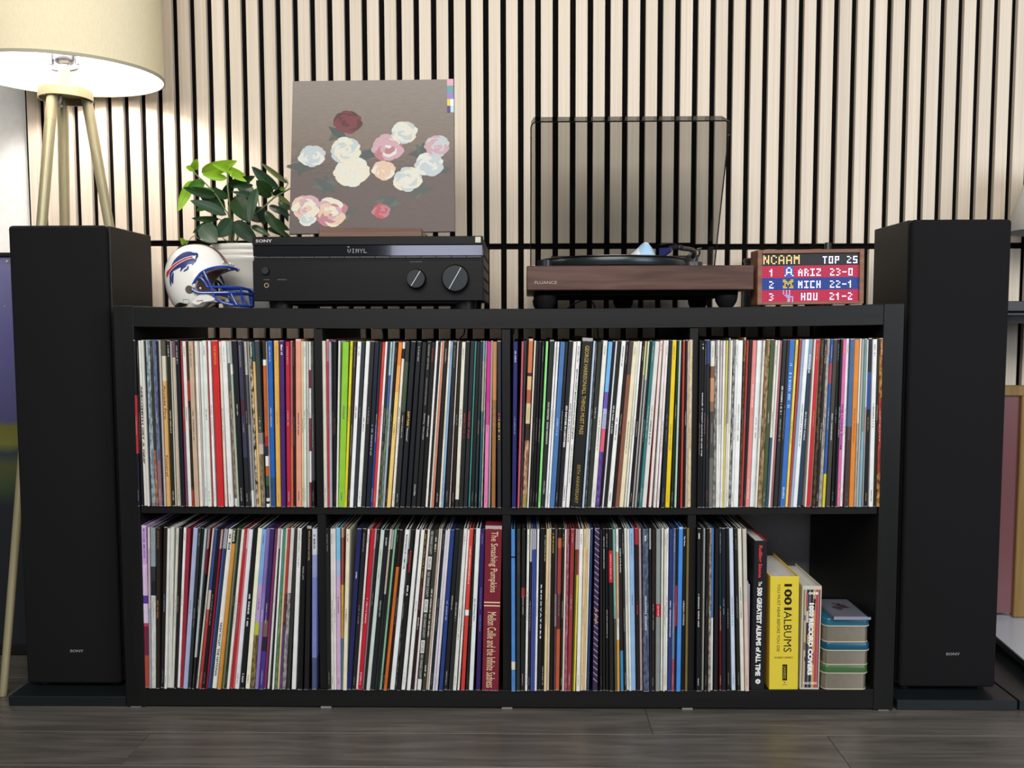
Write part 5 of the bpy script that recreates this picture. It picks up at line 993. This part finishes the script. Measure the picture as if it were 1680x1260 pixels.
drape(bm, H(((282, 575), (305, 562), (290, 620), (280, 660), (275, 710), (285, 745), (262, 742), (250, 700), (254, 640), (266, 600))), 0)
drape(bm, H(((225, 480), (300, 415), (400, 355), (500, 310), (600, 280), (640, 272), (648, 300), (640, 318), (560, 340), (460, 385), (360, 440), (280, 500), (215, 560), (150, 618), (140, 600))), 2, .0013)
drape(bm, H(((140, 550), (200, 505), (300, 430), (400, 368), (500, 322), (600, 291), (635, 285), (640, 308), (560, 328), (460, 372), (360, 428), (280, 488), (215, 548), (150, 636), (136, 620))), 1, .0016)
drape(bm, H(((640, 272), (665, 280), (690, 262), (680, 300), (690, 340), (660, 325), (640, 322), (652, 298))), 2, .0018)
crisp(bm); obj('bison_emblem', bm, [navy, redd, whd], hm)
bm = bmesh.new()
for y0, y1, mi in ((-.0125, -.0085, 0), (-.0082, -.0050, 1), (-.0015, .0035, 0), (.0045, .0080, 1), (.0085, .0120, 0)):
    prev = None
    for k in range(41):
        t = R(-8+k*150/40); row = []
        for yy in (y0, y1):
            dx, dz = math.cos(t+R(32)), math.sin(t+R(32)); lo_, hi_ = 0., .09
            for _ in range(22):
                md = (lo_+hi_)/2
                if shell_y(dx*md, dz*md) > abs(yy): lo_ = md
                else: hi_ = md
            row.append(bm.verts.new((dx*(lo_+.0005), yy, dz*(lo_+.0005))))
        if prev: bm.faces.new((prev[0], prev[1], row[1], row[0])).material_index = mi
        prev = row
bmesh.ops.recalc_face_normals(bm, faces=bm.faces[:]); obj('centre_stripes', bm, [mat('3c2c3c', rough=.3, noise=0, name='dark_stripe'), mat('a82c38', rough=.3, noise=0, name='red_stripe')], hm)
bm = bmesh.new()
for s in (-1, 1):
    x, z = hp(628, 852); yy = shell_y(x, z)+.0004; n_ = 28
    f = bm.faces.new([bm.verts.new((x+math.cos(2*math.pi*k/n_)*.0078, s*shell_y(x+math.cos(2*math.pi*k/n_)*.0078, z+math.sin(2*math.pi*k/n_)*.0078)+s*.0006, z+math.sin(2*math.pi*k/n_)*.0078)) for k in range(n_)])
crisp(bm); obj('ear_hole', bm, mat('5c524a', rough=.8, noise=.3, scale=200, name='ear_padding'), hm)
bm = bmesh.new(); bar = [((700, 770), (775, 655), (880, 548), (1050, 480), (1230, 458), (1345, 480), (1350, 505)), ((790, 658), (860, 672), (915, 740), (950, 800), (1000, 806), (1300, 806), (1500, 815), (1590, 850), (1615, 900)),
      ((690, 842), (740, 880), (830, 905), (1000, 905), (1300, 898), (1500, 905), (1590, 925), (1612, 950)), ((890, 545), (950, 670), (1010, 800), (1040, 915), (1080, 1000), (1180, 1065), (1380, 1110), (1560, 1128), (1612, 1120))]
yy = [(-.0535, -.0540, -.052, -.046, -.034, -.012, 0), (-.0545, -.055, -.0545, -.054, -.053, -.044, -.030, -.013, 0), (-.0555, -.056, -.0555, -.053, -.044, -.030, -.013, 0), (-.053, -.0545, -.053, -.052, -.050, -.046, -.034, -.014, 0)]
for L, Y in zip(bar, yy):
    P = [(hp(*p)[0], y, hp(*p)[1]) for p, y in zip(L, Y)]; P = P+[(x, -y, z) for x, y, z in P[-2::-1]]; tube(bm, P, .0026, n=8)
for L, y in ((((1485, 812), (1490, 960), (1525, 1120)), -.031), (((1325, 900), (1370, 1000), (1430, 1108)), -.042), (((1612, 880), (1618, 1000), (1612, 1118)), -.006)):
    for s in (-1, 1): tube(bm, [(hp(*p)[0], s*abs(y), hp(*p)[1]) for p in L], .0022, n=8)
obj('face_mask', bm, mat('22409c', rough=.25, spec=.6, noise=0, coat=.4, name='blue_coated_wire'), hm, smooth=True)
bm = bmesh.new()
for s in (-1, 1):
    for c in ((1150, 375), (1290, 395)):
        x, z = hp(*c); y = s*(.018 if c[0] == 1150 else .008); bmesh.ops.create_uvsphere(bm, u_segments=12, v_segments=8, radius=.0032, matrix=Matrix.Translation((x-.0005-(.004 if c[0] == 1290 else .0), y, z+.0)))
    x, z = hp(815, 828); bmesh.ops.create_uvsphere(bm, u_segments=12, v_segments=8, radius=.0022, matrix=Matrix.Translation((x, s*.0495, z)))
    x, z = hp(722, 790); bx(bm, x-.003, min(s*.051, s*.0565), z-.004, x+.003, max(s*.051, s*.0565), z+.004, bev=.001)
obj('mask_clip', bm, mat('d4d2cc', rough=.2, noise=0, name='clear_white_plastic'), hm, smooth=True)
bm = bmesh.new(); pl_ = [hp(*p) for p in ((660, 1062), (720, 1010), (790, 950), (850, 928), (920, 932), (990, 955), (1075, 1000), (1060, 1030), (960, 1050), (850, 1062), (800, 1100), (740, 1105))]
for s in (-1, 1): prism(bm, pl_, min(s*.0535, s*.0515), max(s*.0535, s*.0515))
obj('jaw_pad', bm, mat('dcdad2', rough=.4, noise=.05, name='white_strap'), hm)
bm = bmesh.new(); x0, z0 = hp(490, 1085); x1, z1 = hp(600, 1012)
for a, b_, c, d in ((x0, z0, x1, z0+.0006), (x0, z1-.0006, x1, z1), (x0, z0, x0+.0006, z1), (x1-.0006, z0, x1, z1)):
    drape(bm, [(a, b_), (c, b_), (c, d), (a, d)], 0, .0006, 1)
put = bmesh.new(); put_text(put, 'Riddell', (hp(760, 1060)[0], -.0542, hp(760, 1055)[1]), (1, 0, .1), (0, 0, 1), .0125, .0026, 0, .02); flip_to_camera(put); obj('lettering', put, mat('9a4040', rough=.5, noise=0, name='print'), hm)
crisp(bm); obj('buckle_outline', bm, mat('77756e', rough=.5, noise=0), hm)

hm.scale = (.93, 1, 1)
# ------------------------------------------------------------------ potted plant
PX, PY = .192, .225; zt = topz(PX)
pot = tag(empty('potted_plant', (PX, PY, zt+.0005)), 'leafy green plant in a white ribbed pot behind the small helmet', 'plant')
zr = atY(385, 399, PY-.08).z-zt-.0005
prof = [(.0005, 0), (.058, 0), (.060, .002), (.074, zr*.55), (.0815, zr-.034), (.0835, zr-.031), (.0835, zr-.026), (.0815, zr-.023), (.0835, zr-.020), (.0835, zr-.015), (.0815, zr-.012), (.0845, zr-.009), (.0855, zr-.004), (.0845, zr), (.080, zr), (.079, zr-.004), (.077, zr-.03), (.0005, zr-.03)]
obj('pot', lathe(bmesh.new(), prof, n=72), mat('d8d6ce', rough=.3, spec=.5, noise=0, coat=.2, name='white_glaze'), pot, smooth=True)
obj('moss', lathe(bmesh.new(), [(.0005, zr-.024), (.05, zr-.022), (.077, zr-.029)], n=24), mat('3a3a20', rough=1, noise=.5, scale=200), pot)
def leaf_m(h, h2):
    k = ('leaf', h)
    if k in MC: return MC[k]
    mt, nt, b = bs('leaf_green'); N = nt.nodes.new; Lk = nt.links.new
    tc = N('ShaderNodeTexCoord'); sp = N('ShaderNodeSeparateXYZ'); Lk(tc.outputs['UV'], sp.inputs[0])
    a_ = N('ShaderNodeMath'); a_.operation = 'SUBTRACT'; a_.inputs[1].default_value = .5; Lk(sp.outputs['X'], a_.inputs[0]); c_ = N('ShaderNodeMath'); c_.operation = 'ABSOLUTE'; Lk(a_.outputs[0], c_.inputs[0])
    vn = N('ShaderNodeMath'); vn.operation = 'LESS_THAN'; vn.inputs[1].default_value = .018; Lk(c_.outputs[0], vn.inputs[0])
    nz = N('ShaderNodeTexNoise'); nz.inputs['Scale'].default_value = 30; Lk(tc.outputs['Object'], nz.inputs['Vector'])
    m1 = N('ShaderNodeMix'); m1.data_type = 'RGBA'; m1.inputs['A'].default_value = lin(h); m1.inputs['B'].default_value = lin(h2); Lk(nz.outputs['Fac'], m1.inputs['Factor'])
    m2 = N('ShaderNodeMix'); m2.data_type = 'RGBA'; Lk(vn.outputs[0], m2.inputs['Factor']); Lk(m1.outputs['Result'], m2.inputs['A']); m2.inputs['B'].default_value = tuple(x*.55 for x in lin(h)[:3])+(1,)
    Lk(m2.outputs['Result'], b.inputs['Base Color']); b.inputs['Roughness'].default_value = .48; b.inputs['Specular IOR Level'].default_value = .28
    tr = N('ShaderNodeBsdfTranslucent'); Lk(m2.outputs['Result'], tr.inputs[0]); mx = N('ShaderNodeMixShader'); mx.inputs[0].default_value = .14; Lk(b.outputs[0], mx.inputs[1]); Lk(tr.outputs[0], mx.inputs[2]); Lk(mx.outputs[0], nt.nodes['Material Output'].inputs[0])
    MC[k] = mt; return mt
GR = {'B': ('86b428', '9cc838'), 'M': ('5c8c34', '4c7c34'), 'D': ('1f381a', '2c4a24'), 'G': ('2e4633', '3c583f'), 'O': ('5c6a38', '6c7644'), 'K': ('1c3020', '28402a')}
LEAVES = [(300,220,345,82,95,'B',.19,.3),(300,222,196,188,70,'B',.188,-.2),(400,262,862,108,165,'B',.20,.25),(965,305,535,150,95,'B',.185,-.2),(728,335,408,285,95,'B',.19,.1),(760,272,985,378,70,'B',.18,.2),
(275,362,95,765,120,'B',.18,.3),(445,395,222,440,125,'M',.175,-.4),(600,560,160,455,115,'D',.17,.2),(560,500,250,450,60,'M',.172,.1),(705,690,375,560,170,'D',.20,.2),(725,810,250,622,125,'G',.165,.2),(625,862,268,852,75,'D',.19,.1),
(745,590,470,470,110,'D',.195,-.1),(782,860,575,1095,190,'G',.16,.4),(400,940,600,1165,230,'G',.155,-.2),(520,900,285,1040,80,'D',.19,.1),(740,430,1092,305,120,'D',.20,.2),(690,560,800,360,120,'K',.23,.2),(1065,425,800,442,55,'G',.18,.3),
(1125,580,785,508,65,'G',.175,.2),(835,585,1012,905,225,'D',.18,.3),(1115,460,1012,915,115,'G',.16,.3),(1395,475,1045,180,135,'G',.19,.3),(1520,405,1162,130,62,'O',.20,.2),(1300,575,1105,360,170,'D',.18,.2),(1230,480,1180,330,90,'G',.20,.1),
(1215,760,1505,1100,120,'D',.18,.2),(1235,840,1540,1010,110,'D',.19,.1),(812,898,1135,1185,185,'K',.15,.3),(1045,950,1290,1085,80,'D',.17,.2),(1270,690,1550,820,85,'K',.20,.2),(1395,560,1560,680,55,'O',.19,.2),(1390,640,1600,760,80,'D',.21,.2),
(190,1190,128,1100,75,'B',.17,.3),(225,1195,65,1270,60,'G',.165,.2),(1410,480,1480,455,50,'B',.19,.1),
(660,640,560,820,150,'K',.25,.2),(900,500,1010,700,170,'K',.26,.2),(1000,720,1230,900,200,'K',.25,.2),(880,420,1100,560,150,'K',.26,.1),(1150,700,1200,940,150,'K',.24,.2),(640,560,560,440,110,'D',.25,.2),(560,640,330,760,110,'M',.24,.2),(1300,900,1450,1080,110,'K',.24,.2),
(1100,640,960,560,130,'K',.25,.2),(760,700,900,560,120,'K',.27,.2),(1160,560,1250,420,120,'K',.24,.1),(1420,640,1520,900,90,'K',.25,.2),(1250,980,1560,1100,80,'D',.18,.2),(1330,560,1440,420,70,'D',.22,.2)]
O_ = Vector((PX, PY, zt+.0005))
def lp3(x, y, Y): return atY(280+x/7.875, 250+y/7.875, Y)-O_
rnd = random.Random(12)
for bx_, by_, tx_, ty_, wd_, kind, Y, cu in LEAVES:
    A = lp3(bx_, by_, Y+.015); B_ = lp3(tx_, ty_, Y-.012+rnd.uniform(-.012, .012)); D = B_-A; L = D.length; d = D/L
    toC = (CAM-O_-A).normalized(); side = d.cross(toC).normalized(); nrm = side.cross(d).normalized(); a_ = rnd.uniform(-.35, .35)
    s2_ = side*math.cos(a_)+nrm*math.sin(a_); n2 = nrm*math.cos(a_)-side*math.sin(a_); wid = wd_/7.875*.00120*.72/max(.8, math.cos(a_))
    bm = bmesh.new(); uv = bm.loops.layers.uv.new('UVMap'); n_ = 10; rows = []
    for i in range(n_+1):
        t = i/n_; wv = wid*2.02*(t**.62)*((1-t)**.82)+.0002; bend = n2*(cu*L*.45*math.sin(math.pi*t)*.5)
        c0 = A+D*t+bend; fold = .30
        rows.append([(bm.verts.new(c0+s2_*wv*q+n2*abs(q)*wv*fold), (q*.5+.5, t)) for q in (-1, -.5, 0, .5, 1)])
    for r0, r1 in zip(rows, rows[1:]):
        for i in range(4):
            vs = (r0[i], r0[i+1], r1[i+1], r1[i]); f = bm.faces.new([v[0] for v in vs])
            for lp_, v in zip(f.loops, vs): lp_[uv].uv = v[1]
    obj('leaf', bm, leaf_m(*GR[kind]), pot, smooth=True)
stem_m = mat('6a7a50', rough=.5, noise=.1, name='stem_green')
for P, r_ in ((((790,1200,.225),(785,950,.21),(760,650,.19),(735,430,.185),(735,260,.185)), .0017), (((800,1200,.225),(850,950,.22),(1000,830,.20),(1150,750,.185),(1330,590,.185),(1450,520,.19),(1560,455,.19)), .0016), (((1450,520,.19),(1500,430,.195),(1515,390,.2),(1480,320,.2)), .0009),
              (((780,1180,.22),(770,860,.19),(690,720,.18),(600,570,.18),(450,400,.18),(330,285,.185),(290,225,.188)), .0014), (((760,1200,.22),(740,1000,.2),(700,900,.19),(620,860,.19)), .001), (((770,1200,.23),(690,1120,.21),(600,1020,.19),(520,900,.19)), .001),
              (((820,1200,.22),(860,1100,.2),(830,900,.17)), .001), (((840,1200,.23),(900,1050,.22),(1000,950,.2),(1060,950,.17)), .0011), (((640,1200,.2),(420,1150,.18),(300,1080,.175),(200,1190,.17)), .0009), (((790,1200,.24),(800,900,.25),(830,600,.22),(820,560,.2)), .001), (((1330,590,.185),(1300,500,.19),(1330,450,.19)), .0009), (((1150,750,.185),(1130,600,.17),(1115,460,.165)), .0009)):
    obj('stem', tube(bmesh.new(), [lp3(*p) for p in P], r_, n=7), stem_m, pot, smooth=True)

# ------------------------------------------------------------------ cables
def cable(name, pts, r_, h, label): tag(obj(name, tube(bmesh.new(), pts, r_, n=7, sub=6), mat(h, rough=.45, noise=0, name='cable_sheath'), None, smooth=True), label, 'cable')
a = atY(277, 487, .16); cable('pale_cable', [(.055, .16, topz(.05)+.002), (.075, .16, topz(.07)+.006), (a.x, .16, a.z), (a.x+.03, .17, a.z+.003), (a.x+.05, .19, topz(.1)+.003)], .0014, 'b8b6b0', 'thin pale cable looping behind the small helmet')
cable('black_cable', [(.86, .36, topz(.86)+.002), (.885, .37, .785), (.91, .38, .792), (.93, .39, .78), (.94, .395, .70), (.95, .395, .50)], .0016, '0c0c0c', 'thin black cable hanging behind the turntable')
for i, (xa, xb) in enumerate(((.43, .46), (.62, .60), (.735, .71), (1.16, 1.20))):
    cable('black_cable', [(xa, .392, .76), (xa+.01, .396, .72), ((xa+xb)/2, .398, .69), (xb, .396, .62), (xb+.01, .396, .45)], .0016, '101010', ('thin black cable seen above the records of the second column', 'thin black cable behind the second cube of the top row', 'thin black cable behind the centre divider', 'thin black cable behind the fourth cube of the top row')[i])

# ------------------------------------------------------------------ things at the right edge of the picture
dk = mat('100d0c', rough=.4, noise=.05, name='dark_table_top')
tb = tag(empty('black_side_table', (1.98, .22, 0)), 'black side table carrying the white-shaded lamp, past the right speaker', 'table')
def TB(n, bm, m_): bmesh.ops.translate(bm, verts=bm.verts, vec=(-1.98, -.22, 0)); return obj(n, bm, m_, tb)
ztb = atY(1660, 494, .16).z; TB('table_top', box(1.73, .16, ztb-.020, 2.3, .385, ztb, bev=.001), dk)
TB('table_rail', box(1.74, .20, ztb-.045, 2.28, .215, ztb-.0205), mat('0c0b0b', rough=.6)); 
TB('metal_strip', box(1.735, .165, ztb-.0275, 1.79, .172, ztb-.0245), mat('3c3c3e', rough=.5, noise=0))
for x_, y_ in ((1.785, .36), (2.27, .36), (2.27, .175)): TB('leg', box(x_-.012, y_-.012, .0523, x_+.012, y_+.012, ztb-.0205, bev=.001), dk)
p = atY(1700, 378, .26); tl = tag(empty('table_lamp', (1.925, .27, ztb)), 'white cone-shaded table lamp at the right edge above the black table', 'lamp')
zs = atY(1672, 379, .27).z-ztb
bm = lathe(bmesh.new(), [(.115, zs), (.060, zs+.16)], n=56); o = obj('shade', bm, mat('dcdad4', rough=.8, noise=.03, name='white_shade_cloth'), tl, smooth=True); sdf = o.modifiers.new('s', 'SOLIDIFY'); sdf.thickness = .0015
obj('base', lathe(bmesh.new(), [(.0005, .0004), (.05, .0004), (.052, .006), (.02, .014), (.010, .03), (.008, zs+.02), (.0005, zs+.02)], n=32), mat('8c8c8e', rough=.3, metal=.6, noise=0), tl, smooth=True)
fr = tag(empty('wooden_frame', (1.72, .38, .0)), 'tan wooden frame around a dusty pink panel, leaning behind the right speaker', 'picture')
z1_ = atY(1660, 632, .385).z; z0_ = .054; fw = atY(1660, 632, .385).z-atY(1660, 649, .385).z
xr = atY(1672, 800, .37).x; tan_m = grain('tan_wood', '7c6032', '967844', (60, 40, 4), rough=.45)
def FR(n, bm, m_):
    bmesh.ops.translate(bm, verts=bm.verts, vec=(-1.72, -.38, 0)); return obj(n, bm, m_, fr)
FR('frame', box(1.48, .372, z1_-fw, xr+.045, .392, z1_, bev=.002), tan_m); FR('frame', box(xr, .372, z0_, xr+.045, .392, z1_-fw, bev=.002), tan_m); FR('frame', box(1.48, .372, z0_, 1.48+.045, .392, z1_-fw, bev=.002), tan_m); pass
FR('panel', box(1.52, .380, z0_+.008, xr+.004, .388, z1_-fw+.004), mat('744649', rough=.35, noise=.12, scale=3, name='dusty_pink'))
ZW = .0520; A = atZ(1641, 1049, ZW); B_ = atZ(1680, 1082, ZW)
wp = tag(empty('low_white_shelf', (1.95, .25, 0)), 'low white-topped shelf with a black edge in the bottom right corner', 'shelf')
def slab(bm, poly, z0, z1, mi=0):
    a = [bm.verts.new((x, y, z0)) for x, y in poly]; b = [bm.verts.new((x, y, z1)) for x, y in poly]; n = len(poly)
    bm.faces.new(a[::-1]).material_index = mi; bm.faces.new(b).material_index = mi
    for i in range(n): bm.faces.new((a[i], a[(i+1) % n], b[(i+1) % n], b[i])).material_index = mi
    bmesh.ops.recalc_face_normals(bm, faces=bm.faces[:]); return bm
dv = (B_-A).normalized(); A2 = A-dv*((.40-A.y)/-dv.y if dv.y else 0) if False else A+dv*((.40-A.y)/dv.y); B2 = A+dv*((.02-A.y)/dv.y)
poly = [(A2.x, A2.y), (B2.x, B2.y), (2.3, .02), (2.3, .40)]
if poly[0][0] > poly[1][0]+.4: poly[0] = (1.70, .40)
bm = slab(bmesh.new(), poly, ZW-.003, ZW); bmesh.ops.translate(bm, verts=bm.verts, vec=(-1.95, -.25, 0)); obj('white_top', bm, mat('b8bcc4', rough=.25, noise=0, name='white_laminate'), wp)
bm = slab(bmesh.new(), [(x+.0005, y) for x, y in poly], ZW-.016, ZW-.0031); bmesh.ops.translate(bm, verts=bm.verts, vec=(-1.95, -.25, 0)); obj('black_edge', bm, mat('101012', rough=.5), wp)
for x_, y_ in ((2.25, .06), (2.25, .36), (poly[0][0]+.05, .37), (poly[1][0]+.08, .06)): obj('leg', box(x_-.012-1.95, y_-.012-.25, .0, x_+.012-1.95, y_+.012-.25, ZW-.0162), mat('101012', rough=.5), wp)
a = atZ(1672, 1164); b_ = atZ(1642, 1128)
bm = box(1.7105, .004, .0005, 2.02, .24, .020, bev=.001); o = obj('black_base_plate', bm, plate_m); o.data.transform(Matrix.Translation((-1.86, -.12, 0))); o.location = (1.86, .12, 0); tag(o, 'flat black plate on the floor at the right edge, beside the speaker base', 'plate')
